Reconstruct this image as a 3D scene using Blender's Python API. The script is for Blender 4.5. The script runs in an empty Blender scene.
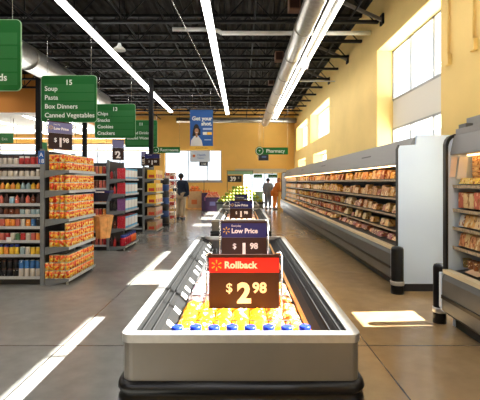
import bpy, bmesh, math, random
from mathutils import Vector, Matrix
random.seed(7)
PI = math.pi
scene = bpy.context.scene
COL = scene.collection
CX, HY, F = 241.0, 182.0, 400.0     # vanishing point of the aisle and focal length
EYE = 1.5

# ------------------------------------------------------------------ materials
MATS = {}
def new_mat(name):
    m = bpy.data.materials.new(name); m.use_nodes = True
    nt = m.node_tree
    return m, nt, nt.nodes['Principled BSDF']
def setin(b, k, v):
    if k in b.inputs: b.inputs[k].default_value = v
def mat(name, rgb, rough=.5, metal=0., emit=None, estr=0., spec=.5, noise=0., nscale=8., bump=0., bscale=60.):
    if name in MATS: return MATS[name]
    m, nt, b = new_mat(name)
    setin(b, 'Base Color', (*rgb, 1)); setin(b, 'Roughness', rough); setin(b, 'Metallic', metal)
    setin(b, 'Specular IOR Level', spec)
    if emit: setin(b, 'Emission Color', (*emit, 1)); setin(b, 'Emission Strength', estr)
    if noise or bump:
        tc = nt.nodes.new('ShaderNodeTexCoord')
    if noise:
        n = nt.nodes.new('ShaderNodeTexNoise'); n.inputs['Scale'].default_value = nscale; n.inputs['Detail'].default_value = 4
        nt.links.new(tc.outputs['Object'], n.inputs['Vector'])
        r = nt.nodes.new('ShaderNodeValToRGB')
        r.color_ramp.elements[0].position = .3; r.color_ramp.elements[1].position = .7
        r.color_ramp.elements[0].color = (*[c*(1-noise) for c in rgb], 1)
        r.color_ramp.elements[1].color = (*[min(1, c*(1+noise)) for c in rgb], 1)
        nt.links.new(n.outputs[0], r.inputs[0]); nt.links.new(r.outputs[0], b.inputs['Base Color'])
    if bump:
        n2 = nt.nodes.new('ShaderNodeTexNoise'); n2.inputs['Scale'].default_value = bscale
        nt.links.new(tc.outputs['Object'], n2.inputs['Vector'])
        bp = nt.nodes.new('ShaderNodeBump'); bp.inputs['Strength'].default_value = bump
        nt.links.new(n2.outputs[0], bp.inputs['Height']); nt.links.new(bp.outputs[0], b.inputs['Normal'])
    MATS[name] = m
    return m

def mat_floor():
    m, nt, b = new_mat('polished_concrete'); N = nt.nodes.new; L = nt.links.new
    tc = N('ShaderNodeTexCoord')
    n1 = N('ShaderNodeTexNoise'); n1.inputs['Scale'].default_value = .7; n1.inputs['Detail'].default_value = 8; n1.inputs['Roughness'].default_value = .65
    L(tc.outputs['Object'], n1.inputs['Vector'])
    r = N('ShaderNodeValToRGB'); e = r.color_ramp.elements
    e[0].position = .3; e[0].color = (.24, .23, .205, 1); e[1].position = .72; e[1].color = (.36, .35, .325, 1)
    L(n1.outputs[0], r.inputs[0])
    # wall's warm reflection, painted into the colour towards that side of the store
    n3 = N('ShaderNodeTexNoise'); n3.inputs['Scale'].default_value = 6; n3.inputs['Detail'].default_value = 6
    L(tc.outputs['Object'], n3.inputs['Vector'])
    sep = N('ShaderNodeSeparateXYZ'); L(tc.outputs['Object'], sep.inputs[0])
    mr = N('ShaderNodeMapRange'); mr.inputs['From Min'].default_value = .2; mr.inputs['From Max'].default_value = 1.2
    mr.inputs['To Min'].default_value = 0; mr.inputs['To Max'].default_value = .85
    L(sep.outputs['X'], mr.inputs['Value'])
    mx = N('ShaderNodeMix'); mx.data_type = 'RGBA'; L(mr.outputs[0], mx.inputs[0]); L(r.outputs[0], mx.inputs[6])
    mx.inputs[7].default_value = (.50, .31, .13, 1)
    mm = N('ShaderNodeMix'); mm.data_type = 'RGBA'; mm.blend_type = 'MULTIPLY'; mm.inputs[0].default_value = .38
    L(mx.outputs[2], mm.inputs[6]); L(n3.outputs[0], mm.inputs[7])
    # saw-cut joints
    def joint(sock, off, pitch, w):
        a = N('ShaderNodeMath'); a.operation = 'ADD'; a.inputs[1].default_value = -off + pitch*50
        L(sock, a.inputs[0])
        mo = N('ShaderNodeMath'); mo.operation = 'MODULO'; mo.inputs[1].default_value = pitch; L(a.outputs[0], mo.inputs[0])
        lt = N('ShaderNodeMath'); lt.operation = 'LESS_THAN'; lt.inputs[1].default_value = w; L(mo.outputs[0], lt.inputs[0])
        return lt
    jx = joint(sep.outputs['X'], 1.16, 2.8, .012); jy = joint(sep.outputs['Y'], 3.66, 3.0, .014)
    mxx = N('ShaderNodeMath'); mxx.operation = 'MAXIMUM'; L(jx.outputs[0], mxx.inputs[0]); L(jy.outputs[0], mxx.inputs[1])
    m3 = N('ShaderNodeMix'); m3.data_type = 'RGBA'; L(mxx.outputs[0], m3.inputs[0]); L(mm.outputs[2], m3.inputs[6]); m3.inputs[7].default_value = (.05, .045, .04, 1)
    L(m3.outputs[2], b.inputs['Base Color'])
    rr = N('ShaderNodeMapRange'); rr.inputs['To Min'].default_value = .10; rr.inputs['To Max'].default_value = .28
    L(n1.outputs[0], rr.inputs['Value']); L(rr.outputs[0], b.inputs['Roughness'])
    bp = N('ShaderNodeBump'); bp.inputs['Strength'].default_value = .006; L(n3.outputs[0], bp.inputs['Height']); L(bp.outputs[0], b.inputs['Normal'])
    setin(b, 'Specular IOR Level', .55)
    return m

def mat_can():
    m, nt, b = new_mat('can_label'); N = nt.nodes.new; L = nt.links.new
    tc = N('ShaderNodeTexCoord'); oi = N('ShaderNodeObjectInfo')
    ad = N('ShaderNodeVectorMath'); ad.operation = 'ADD'
    ml = N('ShaderNodeMath'); ml.operation = 'MULTIPLY'; ml.inputs[1].default_value = 30
    L(oi.outputs['Random'], ml.inputs[0]); L(tc.outputs['Object'], ad.inputs[0]); L(ml.outputs[0], ad.inputs[1])
    n = N('ShaderNodeTexNoise'); n.inputs['Scale'].default_value = 28; n.inputs['Detail'].default_value = 1
    L(ad.outputs[0], n.inputs['Vector'])
    r = N('ShaderNodeValToRGB'); r.color_ramp.interpolation = 'CONSTANT'; e = r.color_ramp.elements
    e[0].position = 0; e[0].color = (.68, .02, .004, 1); e[1].position = .43; e[1].color = (1, .40, .01, 1)
    x = e.new(.50); x.color = (1, .60, .05, 1); x = e.new(.61); x.color = (1, .82, .42, 1)
    L(n.outputs[0], r.inputs[0])
    sep = N('ShaderNodeSeparateXYZ'); L(tc.outputs['Object'], sep.inputs[0])
    g = N('ShaderNodeMath'); g.operation = 'COMPARE'; g.inputs[1].default_value = .082; g.inputs[2].default_value = .013; L(sep.outputs['Z'], g.inputs[0])
    mx = N('ShaderNodeMix'); mx.data_type = 'RGBA'; L(r.outputs[0], mx.inputs[6]); mx.inputs[7].default_value = (.75, .05, .015, 1)
    mu = N('ShaderNodeMath'); mu.operation = 'MULTIPLY'; mu.inputs[1].default_value = .7; L(g.outputs[0], mu.inputs[0]); L(mu.outputs[0], mx.inputs[0])
    L(mx.outputs[2], b.inputs['Base Color']); setin(b, 'Roughness', .35)
    return m

def mat_pack(name, patch=(.95, .92, .85), thr=.58, scale=22., rough=.4, stretch=(1, 1, 1), dark=0.):
    """packaging in the object's own colour with printed patches"""
    m, nt, b = new_mat(name); N = nt.nodes.new; L = nt.links.new
    tc = N('ShaderNodeTexCoord'); oi = N('ShaderNodeObjectInfo')
    mp = N('ShaderNodeMapping'); mp.inputs['Scale'].default_value = stretch; L(tc.outputs['Object'], mp.inputs[0])
    ml = N('ShaderNodeMath'); ml.operation = 'MULTIPLY'; ml.inputs[1].default_value = 40; L(oi.outputs['Random'], ml.inputs[0])
    ad = N('ShaderNodeVectorMath'); ad.operation = 'ADD'; L(mp.outputs[0], ad.inputs[0]); L(ml.outputs[0], ad.inputs[1])
    n = N('ShaderNodeTexNoise'); n.inputs['Scale'].default_value = scale; n.inputs['Detail'].default_value = 1.5; L(ad.outputs[0], n.inputs['Vector'])
    r = N('ShaderNodeValToRGB'); r.color_ramp.interpolation = 'CONSTANT'; e = r.color_ramp.elements
    e[0].position = 0; e[0].color = (0, 0, 0, 1); e[1].position = thr; e[1].color = (1, 1, 1, 1)
    L(n.outputs[0], r.inputs[0])
    mx = N('ShaderNodeMix'); mx.data_type = 'RGBA'; L(r.outputs[0], mx.inputs[0]); L(oi.outputs['Color'], mx.inputs[6]); mx.inputs[7].default_value = (*patch, 1)
    L(mx.outputs[2], b.inputs['Base Color']); setin(b, 'Roughness', rough)
    if dark:
        r2 = N('ShaderNodeValToRGB'); r2.color_ramp.interpolation = 'CONSTANT'; e = r2.color_ramp.elements
        e[0].position = 0; e[0].color = (1, 1, 1, 1); e[1].position = dark; e[1].color = (0, 0, 0, 1)
        L(n.outputs[0], r2.inputs[0])
        m2 = N('ShaderNodeMix'); m2.data_type = 'RGBA'; L(r2.outputs[0], m2.inputs[0]); L(mx.outputs[2], m2.inputs[6]); m2.inputs[7].default_value = (.42, .12, .02, 1)
        L(m2.outputs[2], b.inputs['Base Color'])
    return m

def mat_glass(name='window_glass', tint=(.97, .99, 1), refl=.06):
    m = bpy.data.materials.new(name); m.use_nodes = True; nt = m.node_tree
    for n in list(nt.nodes): nt.nodes.remove(n)
    o = nt.nodes.new('ShaderNodeOutputMaterial'); mx = nt.nodes.new('ShaderNodeMixShader')
    t = nt.nodes.new('ShaderNodeBsdfTransparent'); g = nt.nodes.new('ShaderNodeBsdfGlossy')
    t.inputs[0].default_value = (*tint, 1); g.inputs['Roughness'].default_value = .02
    mx.inputs[0].default_value = refl
    nt.links.new(t.outputs[0], mx.inputs[1]); nt.links.new(g.outputs[0], mx.inputs[2]); nt.links.new(mx.outputs[0], o.inputs[0])
    return m

M_FLOOR = mat_floor(); M_CAN = mat_can(); M_GLASS = mat_glass()
M_PACK = mat_pack('printed_packet', patch=(.95, .72, .38), thr=.60, dark=.40, scale=2.6)
M_PACK2 = mat_pack('printed_carton', thr=.62, scale=14)
M_PLAIN = mat_pack('plain_colour_pack', thr=.70, scale=30)
WALLC = (.74, .47, .155)
M_WALLR = mat('wall_yellow', (.86, .62, .22), .75, noise=.04, nscale=1.5)
M_WALLB = mat('wall_amber', (.85, .50, .12), .75, noise=.04, nscale=1.5)
M_WALLO = mat('wall_orange', (.55, .21, .03), .75, noise=.04, nscale=1.5)
M_WHITE = mat('white_paint', (.80, .80, .80), .55, noise=.03, nscale=2)
M_OFFW = mat('ceiling_panel_white', (.72, .70, .66), .8)
M_DECK = mat('roof_deck', (.024, .021, .018), .8, .0, spec=.15, noise=.35, nscale=2.5)
M_BLACK = mat('black_steel', (.006, .006, .007), .6, spec=.2)
M_BUMP = mat('black_bumper_rubber', (.005, .005, .006), .3, spec=.3)
M_BLK2 = mat('black_plastic', (.02, .02, .022), .4)
M_GALV = mat('galvanised_steel', (.36, .345, .31), .30, .8, noise=.15, nscale=12)
M_ALU = mat('brushed_aluminium', (.52, .52, .52), .34, .7, noise=.06, nscale=30)
M_CASEG = mat('grey_painted_steel', (.16, .16, .155), .38, .35, noise=.05, nscale=5)
M_ISLF = mat('island_front_steel', (.20, .185, .17), .36, .45, noise=.08, nscale=3)
M_HEAD = mat('case_header_grey', (.29, .29, .285), .45, .2)
M_PANEL = mat('case_end_white', (.68, .80, 1.0), .45, noise=.03, nscale=1.2)
M_SHELF = mat('shelf_grey', (.20, .21, .22), .45, .2)
M_STRIP = mat('price_strip', (.50, .51, .52), .5, noise=.12, nscale=45)
M_TAG = mat('white_tag', (.9, .9, .88), .5)
M_CANMETAL = mat('can_end_metal', (.7, .68, .62), .3, .9)
M_LID = mat('dark_lid', (.06, .025, .02), .4)
M_WLID = mat('white_lid', (.85, .85, .83), .4)
M_YLID = mat('blue_lid', (.03, .06, .35), .35)
M_GREEN = mat('sign_green', (.008, .13, .022), .5, spec=.3)
M_TXT = mat('sign_white_lettering', (.92, .95, .90), .5)
M_RED = mat('sign_red', (.72, .012, .006), .4)
M_BROWN = mat('sign_brown', (.036, .014, .009), .55, spec=.25)
M_INDIGO = mat('sign_indigo', (.02, .022, .13), .5, spec=.3)
M_BLUE = mat('banner_blue', (.015, .11, .42), .5)
M_SPARK = mat('spark_yellow', (.98, .55, .03), .5)
M_CREAM = mat('sign_cream_lettering', (.92, .84, .80), .5)
M_TUBE = mat('lamp_tube', (1, 1, 1), .5, emit=(1, .97, .93), estr=14)
M_CASELAMP = mat('case_lamp_tube', (1, 1, 1), .5, emit=(1, .58, .24), estr=9)
M_WOOD = mat('pale_basket_wood', (.78, .38, .12), .55, noise=.25, nscale=10)
M_CARD = mat('cardboard', (.55, .34, .16), .8, noise=.1)
M_JAMB = mat('window_reveal_cream', (.84, .66, .28), .7)
M_FRAMEW = mat('window_frame_white', (.34, .35, .37), .4)
M_GRND = mat('outdoor_pavement', (.85, .85, .85), .9)
M_SKIN = mat('skin_brown', (.30, .15, .09), .55)
M_HAIR = mat('hair_black', (.01, .009, .009), .6)
M_NAVY = mat('navy_jacket', (.01, .018, .04), .85, bump=.2, bscale=40)
M_KHAKI = mat('khaki_trousers', (.40, .31, .20), .9, bump=.2, bscale=40)
M_ORNG = mat('orange_garment', (.60, .17, .02), .85, bump=.2, bscale=30)
M_GREY = mat('grey_clothing', (.22, .24, .29), .85)
M_WIRE = mat('chrome_wire', (.75, .75, .76), .2, .9)
M_CAP = mat('blue_bottle_cap', (.01, .035, .42), .3)
M_PURP = mat('purple_card', (.045, .012, .06), .6, noise=.2)

# ------------------------------------------------------------------ mesh building
class MB:
    def __init__(s): s.v = []; s.f = []; s.mi = []; s.sm = []; s.cur = 0; s.T = Matrix.Identity(4)
    def add(s, vs, fs, smooth=False):
        b = len(s.v); s.v += [tuple(s.T @ Vector(p)) for p in vs]
        for f in fs: s.f.append([b+i for i in f]); s.mi.append(s.cur); s.sm.append(smooth)
        return s
    def box(s, x0, x1, y0, y1, z0, z1):
        vs = [(x, y, z) for z in (z0, z1) for y in (y0, y1) for x in (x0, x1)]
        return s.add(vs, [(0, 2, 3, 1), (4, 5, 7, 6), (0, 1, 5, 4), (2, 6, 7, 3), (0, 4, 6, 2), (1, 3, 7, 5)])
    def prism(s, pts, a0, a1, axis='y'):
        """pts: closed outline; axis y -> (x,z), x -> (y,z), z -> (x,y)"""
        n = len(pts)
        def P(p, a): return (p[0], a, p[1]) if axis == 'y' else ((a, p[0], p[1]) if axis == 'x' else (p[0], p[1], a))
        vs = [P(p, a0) for p in pts] + [P(p, a1) for p in pts]
        fs = [tuple(range(n)), tuple(range(2*n-1, n-1, -1))] + [(i, i+n, (i+1) % n+n, (i+1) % n) for i in range(n)]
        return s.add(vs, fs)
    def tube(s, a, b, r, n=8, r2=None, smooth=True):
        a, b = Vector(a), Vector(b); d = (b-a).normalized()
        u = d.orthogonal().normalized(); w = d.cross(u); r2 = r if r2 is None else r2
        vs = [tuple(a+(u*math.cos(t)+w*math.sin(t))*r) for t in [2*PI*i/n for i in range(n)]]
        vs += [tuple(b+(u*math.cos(t)+w*math.sin(t))*r2) for t in [2*PI*i/n for i in range(n)]]
        s.add(vs, [(i, (i+1) % n, (i+1) % n+n, i+n) for i in range(n)], smooth)
        return s.add(vs, [tuple(range(n-1, -1, -1)), tuple(range(n, 2*n))])
    def path(s, pts, r, n=8):
        for a, b in zip(pts, pts[1:]): s.tube(a, b, r, n)
        return s
    def lathe(s, prof, c=(0, 0, 0), n=14, smooth=True):
        vs = [(c[0]+r*math.cos(2*PI*i/n), c[1]+r*math.sin(2*PI*i/n), c[2]+z) for r, z in prof for i in range(n)]
        fs = [(k*n+i, k*n+(i+1) % n, (k+1)*n+(i+1) % n, (k+1)*n+i) for k in range(len(prof)-1) for i in range(n)]
        s.add(vs, fs, smooth); m = len(prof)-1
        return s.add(vs, [tuple(range(n-1, -1, -1)), tuple(m*n+i for i in range(n))])
    def ball(s, c, rx, ry=None, rz=None, n=12, k=8):
        ry = ry or rx; rz = rz or rx
        vs = [(c[0], c[1], c[2]-rz)] + [(c[0]+rx*math.sin(PI*j/k)*math.cos(2*PI*i/n), c[1]+ry*math.sin(PI*j/k)*math.sin(2*PI*i/n), c[2]-rz*math.cos(PI*j/k)) for j in range(1, k) for i in range(n)] + [(c[0], c[1], c[2]+rz)]
        fs = [(0, 1+(i+1) % n, 1+i) for i in range(n)]
        for j in range(k-2): fs += [(1+j*n+i, 1+j*n+(i+1) % n, 1+(j+1)*n+(i+1) % n, 1+(j+1)*n+i) for i in range(n)]
        t = len(vs)-1; o = 1+(k-2)*n
        fs += [(t, o+i, o+(i+1) % n) for i in range(n)]
        return s.add(vs, fs, True)
    def mesh(s, name, mats, bevel=0.):
        me = bpy.data.meshes.new(name); me.from_pydata(s.v, [], s.f)
        for m in (mats if isinstance(mats, (list, tuple)) else [mats]): me.materials.append(m)
        me.polygons.foreach_set('material_index', s.mi); me.polygons.foreach_set('use_smooth', s.sm)
        bm = bmesh.new(); bm.from_mesh(me); bmesh.ops.remove_doubles(bm, verts=bm.verts, dist=1e-5)
        if bevel: bmesh.ops.bevel(bm, geom=[e for e in bm.edges if e.calc_face_angle(0) > .6], offset=bevel, segments=2, affect='EDGES', profile=.6)
        bmesh.ops.recalc_face_normals(bm, faces=bm.faces); bm.to_mesh(me); bm.free()
        return me
    def build(s, name, mats, parent=None, bevel=0., loc=None, rz=0.):
        o = bpy.data.objects.new(name, s.mesh(name, mats, bevel)); COL.objects.link(o)
        if parent: o.parent = parent
        if loc: o.location = loc
        o.rotation_euler.z = rz
        return o

def clean(l):
    for a, b in (('from its right end', 'from its aisle end'), ('from left', 'from shelving side'), ('nearest', 'first'), ('farthest', 'last')): l = l.replace(a, b)
    return l
def tag(o, label=None, cat=None, group=None, kind=None):
    if label: label = clean(label)
    if group: group = clean(group)
    if label: o['label'] = label
    if cat: o['category'] = cat
    if group: o['group'] = group
    if kind: o['kind'] = kind
    return o
def thing(name, label, cat, loc=(0, 0, 0), rz=0., group=None):
    o = bpy.data.objects.new(name, None); COL.objects.link(o); o.location = loc; o.rotation_euler.z = rz
    o.empty_display_size = .05
    return tag(o, label, cat, group)
def struct(mb, name, m, bevel=0.): return tag(mb.build(name, m, None, bevel), kind='structure')
def inst(me, name, loc, rz, label, cat, group, color=None, rx=0., ry=0., sc=None):
    o = bpy.data.objects.new(name, me); COL.objects.link(o); o.location = loc; o.rotation_euler = (rx, ry, rz)
    if color: o.color = (*color, 1)
    if sc: o.scale = sc
    return tag(o, label, cat, group)
FONTM = {}
def text(body, size, m, parent, loc, rot=(PI/2, 0, 0), align='LEFT', name='lettering', bold=0.0, ext=.001, xs=1.):
    c = bpy.data.curves.new(name, 'FONT'); c.body = body; c.size = size; c.align_x = align; c.extrude = ext; c.offset = bold
    c.resolution_u = 3
    t = bpy.data.objects.new(name, c); COL.objects.link(t)
    dg = bpy.context.evaluated_depsgraph_get(); dg.update()
    me = bpy.data.meshes.new_from_object(t.evaluated_get(dg)); bpy.data.objects.remove(t); bpy.data.curves.remove(c)
    me.materials.clear(); me.materials.append(m)
    o = bpy.data.objects.new(name, me); COL.objects.link(o); o.parent = parent; o.location = loc; o.rotation_euler = rot; o.scale.x = xs
    return o
ORD = ['zeroth', 'first', 'second', 'third', 'fourth', 'fifth', 'sixth', 'seventh', 'eighth', 'ninth', 'tenth', 'eleventh', 'twelfth', 'thirteenth', 'fourteenth', 'fifteenth', 'sixteenth', 'seventeenth', 'eighteenth', 'nineteenth', 'twentieth', 'twenty-first', 'twenty-second', 'twenty-third', 'twenty-fourth', 'twenty-fifth', 'twenty-sixth', 'twenty-seventh', 'twenty-eighth']
def ordn(i): return ORD[i]
def rect_round(x0, x1, z0, z1, r, n=4):
    pts = []
    for cx, cz, a in ((x1-r, z0+r, -PI/2), (x1-r, z1-r, 0), (x0+r, z1-r, PI/2), (x0+r, z0+r, PI)):
        pts += [(cx+r*math.cos(a+PI/2*i/n), cz+r*math.sin(a+PI/2*i/n)) for i in range(n+1)]
    return pts

# ------------------------------------------------------------------ room shell
XW, XG, YB, YN, XL = 3.05, 3.43, 23.0, -5.0, -17.0
ZJ, ZD = 5.0, 5.7
struct(MB().box(XL, XG+.2, YN, YB+.4, -.1, 0), 'floor', M_FLOOR)
# corrugated roof deck, ribs running away from the viewer
cb = MB(); x = XL; prof = []
while x < XG+.2:
    prof += [(x, ZD), (x+.09, ZD), (x+.13, ZD+.07), (x+.22, ZD+.07)]; x += .26
prof += [(x, ZD), (x, ZD+.2), (XL, ZD+.2)]
cb.prism(prof, YN, YB+.4, 'y'); struct(cb, 'ceiling', M_DECK)
# right wall, 0.38 m deep with tall window bays
bays = [(-3.6, -.6), (.6, 4.79), (6.1, 8.98), (13.8, 17.6), (18.4, 22.0)]
ZS, ZH = .9, 4.44
wb = MB(); y = YN
for a, b in bays:
    wb.box(XW, XG+.05, y, a, 0, ZD); wb.box(XW, XG+.05, a, b, 0, ZS); wb.box(XW, XG+.05, a, b, ZH, ZD); y = b
    if a > 10: wb.box(XW, XG+.05, a, b, 2.66, 3.20).box(XW, XG+.05, a, a+.5, ZS, 2.66).box(XW, XG+.05, b-.7, b, ZS, 2.66)
wb.box(XW, XG+.05, y, YB+.4, 0, ZD)
struct(wb, 'wall_right', M_WALLR)
for i, (a, b) in enumerate(bays):
    w = MB(); e = .004
    if a > 10:
        for aa, bb, z0, z1 in ((a, b, 3.2, ZH), (a+.5, b-.7, ZS, 2.66)):
            w.box(XW+.01, XG-.03, bb-e, bb, z0, z1).box(XW+.01, XG-.03, aa, aa+e, z0, z1).box(XW+.01, XG-.03, aa, bb, z1-e, z1).box(XW+.01, XG-.03, aa, bb, z0, z0+e)
    else: w.box(XW+.01, XG-.03, b-e, b, ZS, ZH).box(XW+.01, XG-.03, a, a+e, ZS, ZH).box(XW+.01, XG-.03, a, b, ZH-e, ZH).box(XW+.01, XG-.03, a, b, ZS, ZS+e)
    fr = MB(); t = .045
    for z0, z1 in ((ZS, 2.70 if a < 10 else 2.66), (3.31 if a < 10 else 3.2, ZH)):
        fr.box(XG-.03, XG+.04, a, b, z0, z0+t).box(XG-.03, XG+.04, a, b, z1-t, z1)
        n = max(2, round((b-a)/.97))
        for k in range(n+1):
            yy = a+(b-a)*k/n; yy = min(max(yy, a+t/2), b-t/2)
            fr.box(XG-.03, XG+.04, yy-t/2, yy+t/2, z0, z1)
    o = struct(fr, 'window_%d' % (i+1), M_FRAMEW)
    MB().box(XG, XG+.008, a, b, ZS+t, 2.70-t).build('pane', M_GLASS, o); MB().box(XG, XG+.008, a, b, 3.31+t, ZH-t).build('pane', M_GLASS, o)
    w.build('reveal', M_JAMB, o)
    MB().box(XG-.02, XG+.06, a, b, 2.70, 3.31).box(XG+.06, XG+1.0, a-.3, b+.3, 2.70, 2.95).build('spandrel_canopy', M_OFFW, o)
# back wall: windows left, wide picture window, door bay right
bw = MB()
def hole_wall(mb, x0, x1, y0, y1, z1, holes):
    x = x0
    for a, b, lo, hi in holes:
        mb.box(x, a, y0, y1, 0, z1)
        if lo > 0: mb.box(a, b, y0, y1, 0, lo)
        mb.box(a, b, y0, y1, hi, z1); x = b
    mb.box(x, x1, y0, y1, 0, z1)
PW = (-4.4, -1.12, 1.56, 3.34)
DW = (.10, 2.12, 0, 2.02)
hole_wall(bw, XL, XG+.2, YB, YB+.3, ZD, [(-16.5, -11.2, .3, 3.75), (-10.9, -5.0, .3, 3.75), PW, DW])
struct(bw, 'wall_back', M_WALLB)
def framed(name, x0, x1, z0, z1, vs, hs, y=YB+.12, t=.05):
    f = MB(); f.box(x0, x1, y, y+.06, z0, z0+t).box(x0, x1, y, y+.06, z1-t, z1)
    for v in [x0+t/2, *vs, x1-t/2]: f.box(v-t/2, v+t/2, y, y+.06, z0, z1)
    for h in hs: f.box(x0, x1, y, y+.06, h-.02, h+.02)
    o = struct(f, name, M_FRAMEW); MB().box(x0+t, x1-t, y+.025, y+.033, z0+t, z1-t).build('pane', M_GLASS, o)
    return o
framed('window_6', PW[0], PW[1], PW[2], PW[3], [-3.05, -1.95], [])
framed('window_7', -10.9, -5.0, .3, 3.75, [-9.6, -8.3, -7.0], [2.3, 3.0])
framed('window_8', -16.5, -11.2, .3, 3.75, [-15.2, -13.9, -12.6], [2.3, 3.0])
framed('door_1', DW[0], DW[1], 0, DW[3], [.58, 1.38], [])
struct(MB().box(-.35, 2.6, YB-.12, YB, 2.04, 2.26), 'trim_1', mat('beige_header', (.55, .47, .34), .6))
struct(MB().box(PW[0]-.05, PW[1]+.05, YB-.05, YB, PW[2]-.09, PW[2]), 'trim_2', M_FRAMEW)
# fascia and the lower white ceiling of the front area on the left
struct(MB().box(XL, -6.95, 15.6, 15.75, 4.23, ZD).box(-7.1, -6.95, 15.75, YB, 4.23, ZD), 'wall_fascia', M_WALLO)
struct(MB().box(XL, -7.1, 15.75, YB, 4.24, 4.30), 'ceiling_low', M_OFFW)
struct(MB().box(XL-.3, XL, YN, YB, 0, ZD), 'wall_left', M_WALLR)
struct(MB().box(XL, XG+.2, YN-.3, YN, 0, ZD), 'wall_front', M_WALLR)
struct(MB().box(-60, 60, YB+.45, 90, -.12, -.02).box(XG+.25, 60, -30, YB+.45, -.12, -.02), 'ground_outside', M_GRND)

# ------------------------------------------------------------------ roof steelwork
ys = [1.5+1.22*i for i in range(18) if abs(1.5+1.22*i-22.4) > .4]
for i, y in enumerate(ys):
    if y > YB-.4: break
    x1 = XW-.02
    t = thing('roof_joist', 'black open-web steel roof joist, %s from the camera end of the ceiling' % ordn(i+1), 'joist', (0, y, ZJ), group='roof joists')
    MB().box(XL+.05, x1, -.045, .045, 0, .06).build('bottom_chord', M_BLACK, t)
    MB().box(XL+.05, x1, -.045, .045, ZD-ZJ-.07, ZD-ZJ-.003).build('top_chord', M_BLACK, t)
    wb = MB(); x = x1-.1; up = True; k = 0
    while x > XL+.6:
        z0, z1 = (.05, ZD-ZJ-.05) if up else (ZD-ZJ-.05, .05)
        wb.tube((x, 0, z0), (x-.55, 0, z1), .018, 4)
        if not up: wb.tube((x-.55, 0, .05), (x-.55, 0, ZD-ZJ-.05), .014, 4)
        x -= .55; up = not up
    wb.build('web', M_BLACK, t)
# bridging pipes running the length of the roof
for i, xx in enumerate((-1.7, -2.6, -4.6, -6.1, 2.4, .3)):
    tag(MB().tube((xx, YN+.1, ZJ+.10), (xx, YB-.1, ZJ+.10), .02, 6).build('roof_bridging_pipe', M_BLACK),
        'thin black bridging pipe along the roof joists, %s' % ('just off the middle lamp strip', 'halfway between the two long lamp strips', 'above the second aisle shelving', 'above the fat duct', 'beside the windowed wall', 'beside the round duct')[i], 'pipe', 'bridging pipes')

# columns
def column(x, y, label, w=.14):
    t = thing('steel_column', label, 'column', (x, y, 0), group='black steel columns')
    MB().box(-w/2, w/2, -w/2, w/2, .012, ZJ-.03).build('shaft', M_BLACK, t, .01)
    MB().box(-w, w, -w, w, 0, .012).build('base_plate', M_BLACK, t)
    MB().box(-w*.8, w*.8, -w*.8, w*.8, ZJ-.03, ZJ-.002).build('cap_plate', M_BLACK, t)
column(-3.02, 13.45, 'black steel column rising to the roof behind the third end display')
column(-6.72, 13.3, 'black steel column seen beside the aisle 15 sign, its outer side', .16)
column(-6.6, 16.9, 'black steel column under the gap between the two nearer full green signs', .16)

# ducts
def duct(label, x, z, r, y0, y1):
    t = thing('air_duct', label, 'duct', (x, 0, z))
    MB().tube((0, y0, 0), (0, y1, 0), r, 24).build('pipe', M_GALV, t)
    yy = y0+1.2
    while yy < y1:
        MB().tube((0, yy-.03, 0), (0, yy+.03, 0), r+.015, 24).build('seam_band', M_GALV, t); yy += 1.8
    yy = y0+1.6
    while yy < y1:
        MB().tube((0, yy, r), (0, yy, ZJ-z+.1), .008, 4).build('hanger', M_WIRE, t); yy += 3.6
duct('round galvanised air duct running along the ceiling beside the twin-tube lamps', 1.26, 4.6, .185, -4, 21.0)
duct('fat galvanised air duct running along the ceiling behind the green signs', -5.25, 4.55, .30, -4, 15.2)
t = thing('air_duct', 'round galvanised duct crossing the far end below the roof', 'duct', (0, 21.75, 4.86))
MB().tube((-3.5, 0, 0), (3.0, 0, 0), .14, 20).build('pipe', M_GALV, t)
for xx in (-2.8, 0, 2.6): MB().tube((xx, 0, .14), (xx, 0, ZD-4.86), .008, 4).build('hanger', M_WIRE, t)
for xx in (-2.2, -.6, 1.0, 2.3): MB().tube((xx-.03, 0, 0), (xx+.03, 0, 0), .152, 20).build('seam_band', M_GALV, t)

# lamp strips
def lampstrip(label, x, z, w, y0, y1, tubes=1, group='ceiling lamp strips'):
    t = thing('strip_lamp', label, 'lamp', (x, 0, z), group=group)
    hw = w/2
    MB().prism([(-hw*.5, .07), (hw*.5, .07), (hw, .012), (hw, 0), (-hw, 0), (-hw, .012)], y0, y1).build('housing', M_WHITE if tubes == 1 else M_GALV, t)
    for k in range(tubes):
        xx = 0 if tubes == 1 else (-hw*.6 if k == 0 else hw*.6)
        tw = hw*.82 if tubes == 1 else hw*.14
        MB().box(xx-tw, xx+tw, y0+.03, y1-.03, -.03, -.001).build('tube', M_TUBE, t)
    yy = y0+1
    while yy < y1: MB().tube((0, yy, .07), (0, yy, ZJ-z+.02), .006, 4).build('hanger', M_WIRE, t); yy += 2.9
lampstrip('long bright strip lamp down the middle of the ceiling', -.66, 4.85, .17, -4.5, 19.7)
lampstrip('long bright strip lamp above the ends of the green aisle signs', -3.33, 4.85, .18, -4.5, 19.1)
lampstrip('twin-tube strip lamp beside the round duct', 1.64, 4.6, .26, -4.5, 19.5, 2)
lampstrip('strip lamp between the fat duct and the outer strip lamp', -6.1, 4.85, .17, -4.5, 15.3)
lampstrip('extra unseen strip lamp lighting the shelving far from the windowed wall', -9.4, 4.85, .17, -4.5, 15.3)  # extra strip out of view, added to light the shelving side
def lowlamp(label, x, y0, y1):
    t = thing('strip_lamp', label, 'lamp', (x, 0, 4.2), group='strip lamps of the front area')
    MB().box(-.08, .08, y0, y1, 0, .035).build('housing', M_WHITE, t); MB().box(-.06, .06, y0+.03, y1-.03, -.03, 0).build('tube', M_TUBE, t)
lowlamp('strip lamp on the low white ceiling over the left-edge shelving', -10.8, 16.2, 22.5)
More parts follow.
